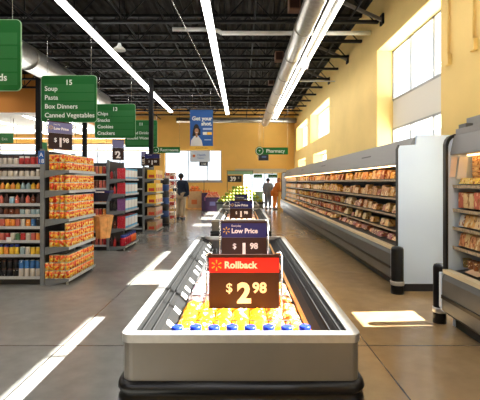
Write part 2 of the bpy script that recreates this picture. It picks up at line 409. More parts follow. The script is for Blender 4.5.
lowlamp('strip lamp on the low white ceiling, beside the mauve price sign', -8.8, 16.2, 22.5)
lowlamp('strip lamp on the low white ceiling beside its orange fascia end', -7.7, 16.2, 22.5)
# cross lamps seen as warm lines in the front area
for i, y in enumerate((17.4, 19.2, 21.4)):
    t = thing('rail_lamp', 'crosswise rail lamp hanging over the checkouts, %s row from the shelves' % ordn(i+1), 'lamp', (0, y, 3.4-.12*i), group='crosswise rail lamps')
    MB().box(-13, -4.2, -.03, .03, 0, .06).build('rail', mat('rail_orange', (.75, .38, .16), .6), t)
    MB().box(-12.9, -4.3, -.02, .02, -.02, 0).build('tube', mat('rail_glow', (1, .9, .8), .5, emit=(1, .82, .66), estr=5), t)
    for xx in (-12, -9.9, -7.2): MB().tube((xx, 0, .06), (xx, 0, .84+.12*i), .008, 4).build('hanger', M_BLACK, t)

# small ceiling items
t = thing('bay_lamp', 'small white bell lamp hanging between the two long lamp strips', 'lamp', (-2.75, 9.05, 4.48))
MB().lathe([(.03, .16), (.05, .1), (.13, .03), (.14, 0), (.10, .01)]).build('shade', M_WHITE, t); MB().tube((0, 0, .16), (0, 0, ZD-4.48+.08), .012, 6).build('stem', M_BLACK, t)
for i, (px, py, d, s) in enumerate(((294, 5, 7.6, .11), (279, 57, 10.6, .11), (271, 82, 14.2, .10), (268, 106, 17.0, .10))):
    x = (px-CX)*d/F; z = EYE+(HY-py)*d/F
    t = thing('ceiling_speaker', 'brown box speaker hung beside the round duct, %s from the camera' % ordn(i+1), 'speaker', (x, d, z), group='hanging brown speakers')
    MB().box(-s, s, -s, s, -s*1.1, s*1.1).build('cabinet', mat('speaker_brown', (.17, .08, .045), .7), t, .01)
    MB().box(-s*.8, s*.8, -s-.006, -s, -s*.9, s*.9).build('grille', M_BROWN, t)
    MB().tube((0, 0, s*1.1), (0, 0, max(ZJ-z, s*1.1+.05)), .008, 4).build('hanger', M_BLACK, t)
t = thing('duct_sign', 'small white pennant card hanging beside the round duct', 'sign', (1.40, 9.0, 4.06))
MB().prism([(-.18, 0), (.10, -.02), (.14, .12), (.02, .36), (-.06, .16)], -.01, .01).build('card', M_WHITE, t)
t = thing('white_pipe', 'white pipe crossing below the roof to the windowed wall, thicker one', 'pipe', (0, 9.35, 4.98))
MB().tube((-.45, 0, 0), (XW-.02, 0, 0), .05, 10).build('pipe', M_OFFW, t)
MB().path([(-.45, 0, 0), (-.55, 0, .06), (-.9, 0, .09), (-1.6, 0, .09)], .05, 8).build('elbow', M_WHITE, t)
t = thing('white_pipe', 'thin white pipe crossing to the windowed wall beyond the thicker one', 'pipe', (0, 12.9, 4.75))
MB().tube((1.5, 0, 0), (XW-.02, 0, 0), .02, 6).build('pipe', M_WHITE, t)
for i, y in enumerate((8.6, 11.4, 13.8)):
    t = thing('wall_brace', 'dark steel brace between roof and windowed wall, %s from the camera' % ordn(i+1), 'brace', (0, y, ZJ), group='wall braces')
    MB().tube((XW-.02, 0, -.02), (XW-.95, 0, .40), .045, 4, smooth=False).build('strut', mat('brace_grey', (.12, .11, .10), .5, .3), t); MB().box(XW-.04, XW-.001, -.09, .09, -.12, .1).build('plate', M_BLACK, t)
tag(MB().path([(-1.35, 7.4, ZJ), (-.42, 17.3, 4.2)], .008, 4).build('hanging_cable', M_WIRE), 'thin pale cable slanting down between the two long lamp strips', 'cable')
for i, (y, z) in enumerate(((7.0*.83, 3.28), (5.2, 3.28))):
    y = (5.83, 5.19)[i]
    t = thing('wall_conduit', 'yellow-painted conduit ending in a box on the windowed wall, %s' % ('beside the tall window', 'above the grey stepped box')[i], 'conduit', (XW, y, 3.2), group='wall conduits')
    MB().tube((-.03, 0, .16), (-.03, 0, 1.75), .018, 8).build('tube', M_WALLR, t); MB().box(-.06, -.001, -.045, .045, 0, .16).build('junction_box', M_WALLR, t, .01)

# ------------------------------------------------------------------ signs
def hang_wires(t, xs, z0, y=0, n='wire'):
    for x in xs: MB().tube((x, y, z0), (x, y, ZJ-t.location.z), .004, 4).build(n, M_WIRE, t)
def aisle_sign(d, num, lines, label):
    x0, x1, z0, z1 = -4.17, -3.02, 2.755, 3.72
    t = thing('aisle_sign', label, 'sign', ((x0+x1)/2, d, z0), group='green hanging aisle signs')
    w = (x1-x0)/2; h = z1-z0
    MB().prism(rect_round(-w, w, 0, h, .06), -.012, .012).build('board', M_GREEN, t)
    MB().prism(rect_round(-w-.008, w+.008, -.008, h+.008, .065), -.008, .008).build('edge_trim', mat('sign_edge', (.35, .6, .35), .4), t)
    for i in range(4): MB().box(-w*.9, w*.92, -.016, -.012, .075+.185*i, .235+.185*i).build('slat', mat('sign_green_slat', (.012, .155, .03), .5), t)
    if num: text(num, .15, M_TXT, t, (.0, -.018, h-.19), align='CENTER', bold=.003)
    for i, l in enumerate(lines):
        text(l, .135, M_TXT, t, (-w+.07, -.02, .66-.185*i-.01), bold=.002, name='lettering')
    hang_wires(t, (-w*.8, w*.8), h)
    return t
s0 = aisle_sign(5.49, None, [], 'largest green aisle sign, only its last two letters showing')
text('Foods', .135, M_TXT, s0, (.397, -.02, .131), align='RIGHT', bold=.002)
aisle_sign(8.37, '15', ['Soup', 'Pasta', 'Box Dinners', 'Canned Vegetables'], 'green hanging aisle sign numbered 15, listing soup and pasta')
aisle_sign(11.43, '13', ['Chips', 'Snacks', 'Cookies', 'Crackers'], 'green hanging aisle sign listing chips, snacks and cookies')
aisle_sign(14.4, '11', ['Juice', 'Bottled Drinks', 'Bottled Water'], 'smallest, farthest green hanging aisle sign, listing bottled drinks')

def blade_sign(px0, px1, py0, py1, d, word, label):
    x0 = (px0-CX)*d/F; x1 = (px1-CX)*d/F; z1 = EYE+(HY-py0)*d/F; z0 = EYE+(HY-py1)*d/F
    t = thing('department_sign', label, 'sign', ((x0+x1)/2, d, z0)); w = (x1-x0)/2; h = z1-z0
    MB().prism(rect_round(-w, w, 0, h, .02), -.015, .015).build('board', M_GREEN, t)
    MB().tube((-w, -.03, h/2), (-w, .03, h/2), h*.62, 24).build('disc', M_GREEN, t)
    r = MB()
    for k in range(20):
        a, b = 2*PI*k/20, 2*PI*(k+1)/20
        r.tube((-w+h*.5*math.cos(a), -.034, h/2+h*.5*math.sin(a)), (-w+h*.5*math.cos(b), -.034, h/2+h*.5*math.sin(b)), .012, 4)
    r.build('ring', M_TXT, t)
    text('+' if word == 'Pharmacy' else 'o', h*.6, M_TXT, t, (-w, -.034, h*.32), align='CENTER')
    text(word, h*.72, M_TXT, t, (w*.12, -.018, h*.27), align='CENTER', xs=.95)
    hang_wires(t, (-w*.96, w*.96), h)
blade_sign(259.5, 288, 147.5, 154.5, 16, 'Pharmacy', 'green hanging pharmacy sign near the far corner')
blade_sign(156, 180, 147, 153, 18, 'Restrooms', 'long green hanging sign between the last aisle sign and the picture window')

# vaccination banner
d = 14.0
X = lambda px, d=d: (px-CX)*d/F
Z = lambda py, d=d: EYE+(HY-py)*d/F
t = thing('hanging_banner', 'blue banner with a smiling person in a white coat and the words Get your shot', 'banner', (X(201.5), d, Z(150)))
w = (X(213)-X(190))/2; hz = Z(110)-Z(150); hb = Z(146)-Z(150)
MB().box(-w, w, -.006, .006, hb, hz).build('blue_panel', M_BLUE, t)
MB().box(-w, w, -.006, .006, 0, hb).build('yellow_panel', mat('banner_yellow', (.85, .50, .06), .6), t)
MB().box(-w*1.02, w*1.02, -.015, .015, hz, hz+.03).build('top_rail', M_BLK2, t)
text('Get your', .19, M_TXT, t, (w*.92, -.009, hz-.36), align='RIGHT', bold=.006)
text('shot.', .19, M_TXT, t, (w*.92, -.009, hz-.54), align='RIGHT', bold=.006)
MB().box(w*.12, w*.9, -.009, -.006, hz-.70, hz-.63).build('small_print', mat('banner_pale', (.45, .62, .85), .6), t); MB().box(w*.25, w*.85, -.009, -.006, hz-1.06, hz-1.03).build('small_print', MATS['banner_pale'], t)
MB().box(w*.12, w*.48, -.009, -.006, hz-.87, hz-.77).build('flag_box', M_TXT, t); MB().box(w*.5, w*.9, -.009, -.006, hz-.87, hz-.77).build('flag_box', M_SPARK, t)
MB().prism([(-w*.95, hb), (-w*.9, hb+.2), (-w*.6, hb+.36), (-w*.3, hb+.36), (0, hb+.2), (w*.12, hb)], -.011, -.007).build('coat_print', M_WHITE, t)
f = MB(); f.prism([(-w*.42+.105*math.cos(a)-.01, hb+.56+.21*math.sin(a)) for a in [2*PI*i/20 for i in range(20)]], -.013, -.008); f.prism([(-w*.8, hb+.34), (-w*.72, hb+.6), (-w*.1, hb+.6), (-w*.08, hb+.38)], -.0125, -.008); f.build('hair_print', M_HAIR, t)
MB().prism([(-w*.42+.07*math.cos(a), hb+.52+.10*math.sin(a)) for a in [2*PI*i/20 for i in range(20)]], -.015, -.009).prism([(-w*.5, hb+.3), (-w*.5, hb+.46), (-w*.34, hb+.46), (-w*.34, hb+.3)], -.0145, -.009).build('face_print', mat('print_skin', (.45, .22, .12), .6), t)
MB().box(-w*.50, -w*.34, -.0165, -.015, hb+.465, hb+.48).build('smile_print', M_TXT, t)
text('Ask your pharmacist', .05, M_BROWN, t, (0, -.009, hb*.4), align='CENTER')
hang_wires(t, (-w*.8, w*.8), hz+.03)
t = thing('hanging_banner', 'small white banner with blue lettering in front of the far picture window', 'banner', (X(200, 17), 17, Z(162, 17)))
w = (X(210, 17)-X(190, 17))/2; hz = Z(151, 17)-Z(162, 17)
MB().box(-w, w, -.006, .006, 0, hz).build('panel', mat('banner_white_grey', (.62, .66, .72), .6), t)
text('Health', .13, M_BLUE, t, (-w*.25, -.009, hz*.55)); text('Center', .10, M_BLUE, t, (-w*.25, -.009, hz*.3))
MB().ball((-w*.6, -.008, hz*.55), .06, .004, .06).build('logo', mat('logo_orange', (.8, .2, .06), .5), t)
hang_wires(t, (-w*.8, w*.8), hz)

# ------------------------------------------------------------------ price signs
def spark(parent, x, y, z, r, m=M_SPARK):
    s = MB()
    for k in range(6):
        a = PI/2+k*PI/3; c, n = math.cos(a), math.sin(a)
        p = [(x+c*r*.38-n*r*.07, z+n*r*.38+c*r*.07), (x+c*r*.38+n*r*.07, z+n*r*.38-c*r*.07), (x+c*r+n*r*.14, z+n*r-c*r*.14), (x+c*r*1.08, z+n*r*1.08), (x+c*r-n*r*.14, z+n*r+c*r*.14)]
        s.prism(p, y-.001, y+.0005)
    s.build('spark_emblem', m, parent)
def price_sign(label, x, y, z, w, h, band, head, small, dollars, cents, headm, rz=0., posts=.10, headsize=1., group=None, lean=0.):
    t = thing('price_sign', label, 'sign', (x, y, z), rz, group)
    hw = w/2
    MB().box(-hw, hw, -.004, .004, 0, h-band).build('price_panel', M_BROWN, t)
    MB().box(-hw, hw, -.005, .005, h-band+.002, h).build('heading_panel', headm, t)
    MB().box(-hw, hw, -.007, .007, h, h+.018).build('top_bar', M_BROWN, t)
    tm = M_CREAM
    s = band*.62*headsize
    if head:
        text(head, s, tm, t, (-hw*.56, -.007, h-band*.68), bold=.002)
        spark(t, -hw*.78, -.006, h-band*.5, min(band*.34, .031))
    if small: text(small, s*.42, tm, t, (-hw*.56, -.007, h-band*.24))
    hh = (h-band)
    text('$', hh*.36, tm, t, (-hw*.42, -.006, hh*.46), align='CENTER', bold=.001)
    text(dollars, hh*.76, tm, t, (-hw*.0, -.006, hh*.18), align='CENTER', bold=.007)
    text(cents, hh*.40, tm, t, (hw*.44, -.006, hh*.45), align='CENTER', bold=.0028)
    if posts:
        for sx in (-1, 1):
            xx = sx*(hw+.014)
            MB().path([(xx, 0, -posts), (xx, 0, h+.012), (xx-sx*.006, 0, h+.026), (xx-sx*.02, 0, h+.03), (xx-sx*.03, 0, h+.022)], .0055, 8).build('hook_post', M_WIRE, t)
    return t
ISLZ = .85
price_sign('red and brown price sign with a Rollback heading standing in the nearest island freezer', (244-CX)*2.25/F, 2.25, .79, .395, .285, .085, 'Rollback', None, '2', '98', M_RED, posts=.22)
price_sign('blue and brown sign reading 1.98, second in line behind the Rollback sign', (244-CX)*3.6/F, 3.6, .82, .405, .31, .13, 'Low Price', 'Everyday', '1', '98', M_INDIGO, posts=.18, headsize=.72)
price_sign('small blue and brown price sign reading 1.98 on the second island freezer', (241-CX)*7.3/F, 7.25, .84, .40, .31, .13, 'Low Price', 'Everyday', '1', '98', M_INDIGO, posts=.16, headsize=.72)
price_sign('dark indigo sign on the third island freezer, in front of the green fruit', 0, 11.4, .88, .37, .25, .12, 'Low Price', None, '1', '98', M_INDIGO, posts=.12, headsize=.6)

# ------------------------------------------------------------------ island freezers
def island(y0, y1, label, hw=.515, H=ISLZ):
    t = thing('island_freezer', label, 'freezer', (0, y0, 0), group='island freezers down the aisle')
    L = y1-y0
    def ringbody(name, x, z0, z1, wall, m, r=.05, bev=0, y_in=0.):
        b = MB(); o = rect_round(-x, x, y_in, L-y_in, r, 5); i_ = rect_round(-x+wall, x-wall, y_in+wall, L-y_in-wall, max(r-wall, .01), 5)
        n = len(o)
        vs = [(p[0], p[1], z0) for p in o]+[(p[0], p[1], z1) for p in o]+[(p[0], p[1], z1) for p in i_]+[(p[0], p[1], z0) for p in i_]
        fs = []
        for k in range(n):
            j = (k+1) % n
            fs += [(k, j, n+j, n+k), (n+k, n+j, 2*n+j, 2*n+k), (2*n+k, 2*n+j, 3*n+j, 3*n+k), (3*n+k, 3*n+j, j, k)]
        b.add(vs, fs); return b.build(name, m, t)
    ringbody('base', hw-.05, .0, .56, .04, M_BLK2, y_in=.05)
    ringbody('body', hw-.004, .64, H-.035, .03, M_ISLF, y_in=.004)
    ringbody('top_trim', hw, H-.035, H, .05, M_ALU, r=.045)
    # bumper: rounded profile swept round
    b = MB(); nn = 10; base = rect_round(-hw, hw, 0, L, .055, 5); n = len(base); cx, cy = 0, L/2
    vs = []
    for p in base:
        # outward normal
        dx = 1 if p[0] > hw-.056 else (-1 if p[0] < -hw+.056 else 0); dy = 1 if p[1] > L-.056 else (-1 if p[1] < .056 else 0)
        nv = Vector((0, 0))
        if dx and dy:
            c = Vector((dx*(hw-.055), (L-.055) if dy > 0 else .055)); nv = (Vector(p)-c).normalized()
        else: nv = Vector((dx, dy))
        for q in ((-.03, .56), (.012, .553), (.022, .565), (.018, .588), (.006, .598), (.014, .606), (.024, .622), (.018, .642), (-.004, .652), (-.03, .652)):
            vs.append((p[0]+nv.x*q[0], p[1]+nv.y*q[0], q[1]))
    fs = [(k*nn+a, ((k+1) % n)*nn+a, ((k+1) % n)*nn+(a+1) % nn, k*nn+(a+1) % nn) for k in range(n) for a in range(nn)]
    b.add(vs, fs, True); b.build('bumper', M_BUMP, t)
    # inner liner (open tank)
    ti = MB(); xi = hw-.034; zf = .62
    ti.box(-xi, xi, .034, L-.034, zf-.02, zf).box(-xi, -xi+.01, .034, L-.034, zf, H-.05).box(xi-.01, xi, .034, L-.034, zf, H-.05).box(-xi+.01, xi-.01, .034, .044, zf, H-.05).box(-xi+.01, xi-.01, L-.044, L-.034, zf, H-.05)
    ti.build('tank_liner', mat('tank_liner_grey', (.10, .10, .10), .5), t)
    for sx in (-1, 1):
        def P(pts): return [(sx*a, z) for a, z in pts]
        MB().prism(P([(hw-.051, H-.006), (hw-.051, H-.03), (hw-.100, H-.045), (hw-.100, H-.026)]), .052, L-.052).build('side_ledge', mat('matt_black_rail', (.012, .012, .012), .6, spec=.2), t)
        MB().prism(P([(hw-.100, H-.028), (hw-.100, H-.05), (hw-.138, H-.070), (hw-.138, H-.048)]), .05, L-.05).build('glass_rail', MATS['matt_black_rail'], t)
        MB().tube((sx*(hw-.078), .06, H-.008), (sx*(hw-.078), L-.06, H-.008), .005, 8).tube((sx*(hw-.112), .06, H-.026), (sx*(hw-.112), L-.06, H-.026), .005, 8).build('hand_bar', MATS['matt_black_rail'], t)
        r = MB().prism(P([(hw-.138, H-.050), (hw-.138, H-.062), (hw-.176, H-.098), (hw-.180, H-.090)]), .05, L-.05)
        rail = r.build('price_rail', MATS['matt_black_rail'], t)
        if sx > 0:
            MB().prism(P([(hw-.168, H-.078), (hw-.170, H-.094), (hw-.182, H-.100), (hw-.184, H-.084)]), .05, L-.05).build('orange_strip', mat('rail_orange_strip', (.85, .42, .12), .5), rail)
            continue
        k = 0; yy = .12
        while yy < L-.15 and k < 30:
            ln = .055 if k % 3 else .075
            MB().add([(sx*(hw-.143), yy, H-.055), (sx*(hw-.143), yy+ln, H-.055), (sx*(hw-.175), yy+ln, H-.086), (sx*(hw-.175), yy, H-.086),
                      (sx*(hw-.143), yy, H-.051), (sx*(hw-.143), yy+ln, H-.051), (sx*(hw-.175), yy+ln, H-.082), (sx*(hw-.175), yy, H-.082)],
                     [(0, 1, 2, 3), (4, 5, 6, 7), (0, 1, 5, 4), (1, 2, 6, 5), (2, 3, 7, 6), (3, 0, 4, 7)]).build('price_tag', M_TAG, rail)
            yy += .17+.05*((k*7) % 3); k += 1
    return t, L
isl1, L1 = island(1.70, 4.80, 'nearest island freezer, holding yellow bags and blue-capped bottles')
isl2, L2 = island(6.90, 10.0, 'second island freezer, just behind the nearest one')
isl3, L3 = island(11.2, 13.6, 'third island freezer, in front of the green fruit display')
# wire dividers in the nearest island
for i, y in enumerate((1.98, 2.42, 2.95, 3.5, 4.1)):
    t = thing('wire_divider', 'thin black wire divider standing across the nearest island freezer, %s from the front' % ordn(i+1), 'divider', (0, y, .621), group='wire dividers in the nearest freezer')
    m = MB(); h = .19
    for z in (0, h*.5, h): m.tube((-.295, 0, z+.004), (.295, 0, z+.004), .0022, 4)
    for k in range(14): m.tube((-.295+.59*k/13, 0, .002), (-.295+.59*k/13, 0, h+.006), .0018, 4)
    m.build('wire_grid', M_BLK2, t)

# frozen goods in the nearest island
def pouch_mesh(name, w, l, h, m):
    b = MB(); nx, ny = 6, 6; vs = []; rnd = random.Random(hash(name) % 99)
    for top in (0, 1):
        for j in range(ny+1):
            for i in range(nx+1):
                u, v = i/nx*2-1, j/ny*2-1
                e = (1-abs(u)**3)*(1-abs(v)**3)
                z = (h*.5+h*.5*e*(1+.15*math.sin(7*u+5*v))) if top else h*.5-h*.5*e**.3
                vs.append((u*w/2*(1-.04*abs(v)), v*l/2, z))
    S = (nx+1)*(ny+1); fs = []
    for j in range(ny):
        for i in range(nx):
            a = j*(nx+1)+i; fs += [(a, a+nx+1, a+nx+2, a+1), (S+a, S+a+1, S+a+nx+2, S+a+nx+1)]
    b.add(vs, fs, True)
    return b.mesh(name, m)
ME_POUCH = pouch_mesh('pouch', .094, .17, .062, M_PACK2)
M_BAGY = mat_pack('yellow_bag_print', patch=(.95, .85, .50), thr=.63, scale=26, rough=.35)
M_BAGW = mat_pack('pink_bag_print', patch=(.90, .55, .60), thr=.60, scale=30, rough=.35, dark=.36)
M_BAGO = mat_pack('orange_bag_print', patch=(.92, .92, .80), thr=.56, scale=40, rough=.35, dark=.38)
ME_PY = pouch_mesh('yellow_bag', .094, .15, .06, M_BAGY)
ME_PW = pouch_mesh('pale_bag', .094, .17, .06, M_BAGW)
ME_PO = pouch_mesh('orange_bag', .085, .12, .055, M_BAGO)
jb = MB(); jb.cur = 0
jb.lathe([(.030, 0), (.033, .008), (.033, .10), (.028, .125), (.015, .14), (.015, .147)], n=16); jb.cur = 1
jb.lathe([(.024, .145), (.025, .147), (.025, .167), (.021, .169)], n=14)
ME_BOT = jb.mesh('blue_capped_bottle', [M_BAGY, M_CAP])
nb = 8
for i in range(nb):
    x = -.285+.57*i/(nb-1)
    inst(ME_BOT, 'capped_bottle', (x, 1.785+.008*((i*3) % 2), .621), .6*i, 'yellow and white blue-capped bottle, front row of nearest freezer, %s from left' % ordn(i+1), 'bottle', 'blue-capped bottles', (.95, .62, .08), sc=(1.05, 1.05, 1.40))
# filler stock beneath: bags stacked in columns; top ones visible
k = 0
names = {0: 'yellow', 1: 'pale pink', 2: 'orange'}
def row(y, nx, x0, x1, me, nm, colr, dz, tiers, word, ri):
    for i in range(nx):
        x = x0+(x1-x0)*i/(nx-1) if nx > 1 else x0
        for tt in range(tiers):
            z = .622+dz*tt
            inst(me, nm, (x, y+random.uniform(-.008, .008), z), random.uniform(-.06, .06), '%s, %s row from front, %s tier, %s from left, nearest island freezer' % (word, ordn(ri), ('bottom', 'middle', 'top')[tt if tiers == 3 else tt*2], ordn(i+1)), 'bag', 'bags in the nearest freezer', tuple(min(1, c*random.uniform(.9, 1.08)) for c in colr))
ri = 0
for y in (1.915,): ri += 1; row(y, 7, -.28, .28, ME_PY, 'yellow_bag', (.88, .30, .006), .058, 3, 'yellow bag', ri)
for y in (2.065, 2.20, 2.335): ri += 1; row(y, 5, -.28, .09, ME_PY, 'yellow_bag', (.92, .36, .008), .058, 3, 'yellow bag', ri)
for y in (2.52, 2.70, 2.86): ri += 1; row(y, 5, -.28, .09, ME_PW, 'pale_bag', (.62, .46, .50), .06, 3, 'pale pink bag', ri)
for y in (3.05, 3.22, 3.39): ri += 1; row(y, 4, -.30, .05, ME_PW, 'pale_bag', (.50, .34, .36), .06, 2, 'pale pink bag', ri)
ri = 0
for y in (2.065, 2.2, 2.335, 2.52, 2.66, 2.80): ri += 1; row(y, 2, .185, .275, ME_PO, 'orange_bag', (.85, .30, .04), .056, 3, 'orange bag', ri)
for r_, y in enumerate((3.65, 3.85, 4.25, 4.45)):
    for i in range(5):
        inst(ME_POUCH, 'dark_bag', (-.28+.14*i, y, .622), random.uniform(-.2, .2), 'dark frozen bag, far end of nearest freezer, row %s, %s from left' % (('three', 'four', 'five', 'six')[r_], ordn(i+1)), 'bag', 'dark bags in the nearest freezer', (.05, .05, .06))
for r_, y in enumerate((7.1, 7.35, 7.6, 7.9, 8.3, 8.7, 9.2, 9.6)):
    for i in range(6):
        inst(ME_POUCH, 'frozen_bag', (-.29+.116*i, y, .622), 0, 'frozen food bag, second island freezer, %s row, %s from left' % (ordn(r_+1), ordn(i+1)), 'bag', 'bags in the second freezer', random.choice([(.75, .4, .2), (.6, .25, .12), (.8, .7, .6)]), sc=(1, 1, 1.8))
for r_, y in enumerate((11.45, 11.8, 12.2, 12.7, 13.2)):
    for i in range(5):
        inst(ME_POUCH, 'frozen_bag', (-.28+.14*i, y, .622), 0, 'frozen food bag, third island freezer, %s row, %s from left' % (ordn(r_+1), ordn(i+1)), 'bag', 'bags in the third freezer', random.choice([(.7, .4, .3), (.3, .3, .35)]), sc=(1.1, 1, 2))

# ------------------------------------------------------------------ wall refrigerators on the right
SHZ = [1.53, 1.25, .995, .76]
SX = 2.34
def wall_case(y0, y1, label, near_panel=False, far_panel=False, zt=2.12, SHZ=SHZ, SX=SX, hd=.37):
    t = thing('refrigerated_case', label, 'fridge', (0, y0, 0), group='refrigerated wall cases'); L = y1-y0; e = .003
    a, b = e, L-e
    MB().box(2.22, 3.0, a, b, 0, .13).build('kick_plate', M_BLK2, t)
    MB().prism([(2.12, .14), (2.08, .18), (2.08, .50), (2.10, .56), (3.0, .56), (3.0, .14)], a, b).build('tank', M_CASEG, t, )
    MB().prism([(2.085, .56), (2.085, .60), (2.17, .60), (2.19, .56)], a, b).build('sill', mat('case_sill_cream', (.80, .66, .42), .4), t)
    MB().box(2.068, 2.08, a, b, .30, .335).build('bumper_strip', M_BUMP, t)
    MB().box(2.94, 3.0, a, b, .56, zt).build('back_panel', mat('case_back_dark', (.012, .010, .009), .6), t)
    MB().prism([(2.25-(.37-hd)*.5, zt-hd), (2.25-(.37-hd)*.5, zt-hd+.02), (2.40-(.37-hd)*1.15, zt), (3.0, zt), (3.0, zt-.05), (2.44, zt-hd+.07), (2.44, zt-hd)], a, b).build('header', M_HEAD, t)
    MB().box(2.46, 2.94, a, b, zt-hd+.03, zt-hd+.06).build('canopy', mat('case_back_dark', (.05, .04, .035), .5), t)
    MB().box(2.31, 2.325, a+.05, b-.05, zt-hd-.015, zt-hd-.002).build('lamp_tube', M_CASELAMP, t)
    for z in SHZ:
        s = MB().prism([(SX, z-.012), (SX, z), (2.94, z+.05), (2.94, z+.03)], a, b).build('shelf', M_BLK2, t)
        MB().prism([(SX-.008, z-.022), (SX-.014, z+.010), (SX-.001, z+.010), (SX-.001, z-.022)], a, b).build('price_strip', mat('case_price_strip', (.50, .40, .27), .5, noise=.5, nscale=40), s)
    MB().prism([(2.19, .565), (2.19, .58), (2.93, .68), (2.93, .565)], a, b).build('deck_rack', mat('deck_rack_dark', (.04, .035, .03), .5), t)
    tx = MB()
    MB().box(2.318, 2.322, L*.47, L*.60, zt-.21, zt-.18).build('header_tag', M_BLACK, t) if False else None
    p = MB(); p.prism([(2.31, zt-.225), (2.305, zt-.225), (2.335, zt-.15), (2.34, zt-.15)], L*.42, L*.56).build('header_tag', mat('header_lettering', (.08, .08, .08), .5), t)
    prof = [(2.16, .56), (2.16, zt-.17), (2.18, zt-.12), (2.41, zt-.105), (2.42, zt+.025), (3.02, zt+.025), (3.02, .0), (2.22, 0), (2.22, .14), (2.12, .14), (2.075, .2), (2.075, .56)]
    if near_panel:
        MB().prism(prof, -.05, -.001).build('end_panel', M_PANEL, t)
        MB().box(2.21, 3.02, -.055, -.0505, 0, .10).build('end_kick', M_BLK2, t)
        MB().prism([(2.145, .56), (2.145, zt-.165), (2.17, zt-.108), (2.18, zt-.12), (2.16, zt-.17), (2.16, .56)], -.052, .0).build('edge_trim', M_BLK2, t)
    if far_panel and hd < .3:
        pr = [(2.13, .56), (2.13, zt-.10), (2.145, zt-.05), (2.17, zt-.02), (2.22, zt+.004)]
        MB().prism(pr+prof[5:], L+.001, L+.05).build('end_panel', M_PANEL, t)
        MB().prism([(p[0]-.014, p[1]+.012) for p in pr]+[(3.0, zt+.016), (3.0, zt+.004)]+[(p[0]+.012, p[1]-.012) for p in reversed(pr)], L-.006, L+.052).build('edge_trim', M_BLK2, t)
    elif far_panel:
        MB().prism(prof, L+.001, L+.05).build('end_panel', M_PANEL, t)
        MB().prism([(2.12, .56), (2.12, zt-.23), (2.14, zt-.14), (2.24, zt-.105), (2.40, zt-.10), (2.40, zt-.125), (2.26, zt-.13), (2.17, zt-.16), (2.155, zt-.24), (2.155, .56)], L-.006, L+.052).build('edge_trim', M_BLK2, t)
    return t
def corner_post(y, label, x=2.11, r=.085):
    t = thing('corner_bumper', label, 'bumper', (x, y, 0), group='corner bumper posts')
    MB().lathe([(r, 0), (r, .10), (r*.97, .105), (r*.97, .59), (r*.85, .62), (r*.5, .63)], n=24).build('post', M_BUMP, t)
    MB().lathe([(r+.002, .115), (r+.006, .12), (r+.006, .165), (r+.002, .17)], n=24).build('chrome_band', M_ALU, t)
UY = [5.55, 9.42, 13.29, 17.16, 21.03]
UN = ['white-ended wall fridge', 'second wall fridge', 'third wall fridge', 'last wall fridge']
UL = ['long refrigerated case with a white end panel facing the camera', 'refrigerated wall case next beyond the white-ended one', 'third refrigerated case down the wall, stocked in amber and pink', 'farthest refrigerated case, beside the person in orange']
for k in range(4): wall_case(UY[k], UY[k+1], UL[k], near_panel=(k == 0), far_panel=(k == 3))
corner_post(5.40, 'black corner post with a silver band at the white-ended case')
wall_case(-.4, 4.14, 'refrigerated case holding white paper notices, before the white-ended case', far_panel=True, zt=1.98, SHZ=[1.46, 1.215, 1.03, .83], SX=2.20, hd=.20)
corner_post(4.27, 'black corner post with a silver band at the case holding paper notices', 2.12, .066)
t = thing('rooftop_unit', 'grey stepped box on top of the case with paper notices', 'box', (2.30, 4.0, 1.982))
MB().box(-.09, .6, -.3, .12, 0, .06).build('lower_box', M_HEAD, t, .004); MB().box(.01, .6, -.28, .10, .061, .17).build('upper_box', M_HEAD, t, .004); MB().box(-.08, -.01, -.05, .08, .061, .10).build('vent_cap', M_CASEG, t)

# products: upright packets, blocks, tubs
pb = MB().prism(rect_round(-.5, .5, 0, 1, .06, 2), -.5, .5, 'x'); ME_BLOCK = pb.mesh('food_block', M_PACK)
pb2 = MB(); pb2.prism([(-.5, 0), (.5, 0), (.35, .96), (.1, 1), (-.2, 1), (-.42, .94)], -.5, .5, 'x'); ME_PKT = pb2.mesh('food_packet', M_PACK)
pt = MB().lathe([(.40, 0), (.42, .04), (.48, .86), (.5, .88), (.5, .98), (.46, 1)], n=14); ME_TUB = pt.mesh('food_tub', M_PACK)
AMB = [(.90, .36, .03), (.93, .50, .06), (.85, .28, .02), (.95, .60, .14)]
CRM = [(.88, .62, .28), (.90, .50, .13), (.72, .34, .10), (.45, .12, .05)]
PNK = [(.65, .16, .08), (.80, .33, .12), (.50, .07, .04), (.85, .48, .20)]
MIX = [(.22, .06, .04), (.62, .26, .12), (.85, .55, .28), (.38, .10, .10)]
def cname(c):
    r, g, b = c
    if r < .4: return 'dark red'
    if r > .8 and g < .48 and b < .1: return 'orange'
    if g > .5 and b < .2: return 'yellow'
    if b > .24 and g > .5: return 'cream'
    if r > .8: return 'amber'
    return 'reddish'
LV = ['top shelf', 'second shelf', 'third shelf', 'fourth shelf', 'bottom deck']
def stock(y0, y1, lvl, pitch, hrange, pal, me_list, nmwhere, gname, gap=.04, limit=99, start=0):
    n = int((y1-y0-.06)/pitch); cnt = 0
    for i in range(n):
        cnt += 1
        if random.random() < gap: continue
        y = y0+.03+pitch*(i+.5); c = random.choice(pal)
        me, kind = me_list
        h = random.uniform(*hrange)
        if lvl < 4: x = SX+.085+random.uniform(0, .05); z = SHZ[lvl]+.05*(x+.065-SX)/.6+.006; dx = .13
        else: x = 2.36+random.uniform(-.03, .03); z = .58+.1*(x+.075-2.19)/.74+.004; dx = .15
        inst(me, kind, (x, y, z), 0, '%s %s, %s of the %s, %s from near end' % (cname(c), kind.split('_')[1], LV[lvl], nmwhere, ordn(i+1)), kind.split('_')[-1], gname, c, sc=(pitch*.93, dx, h) if False else (dx, pitch*.9, h))
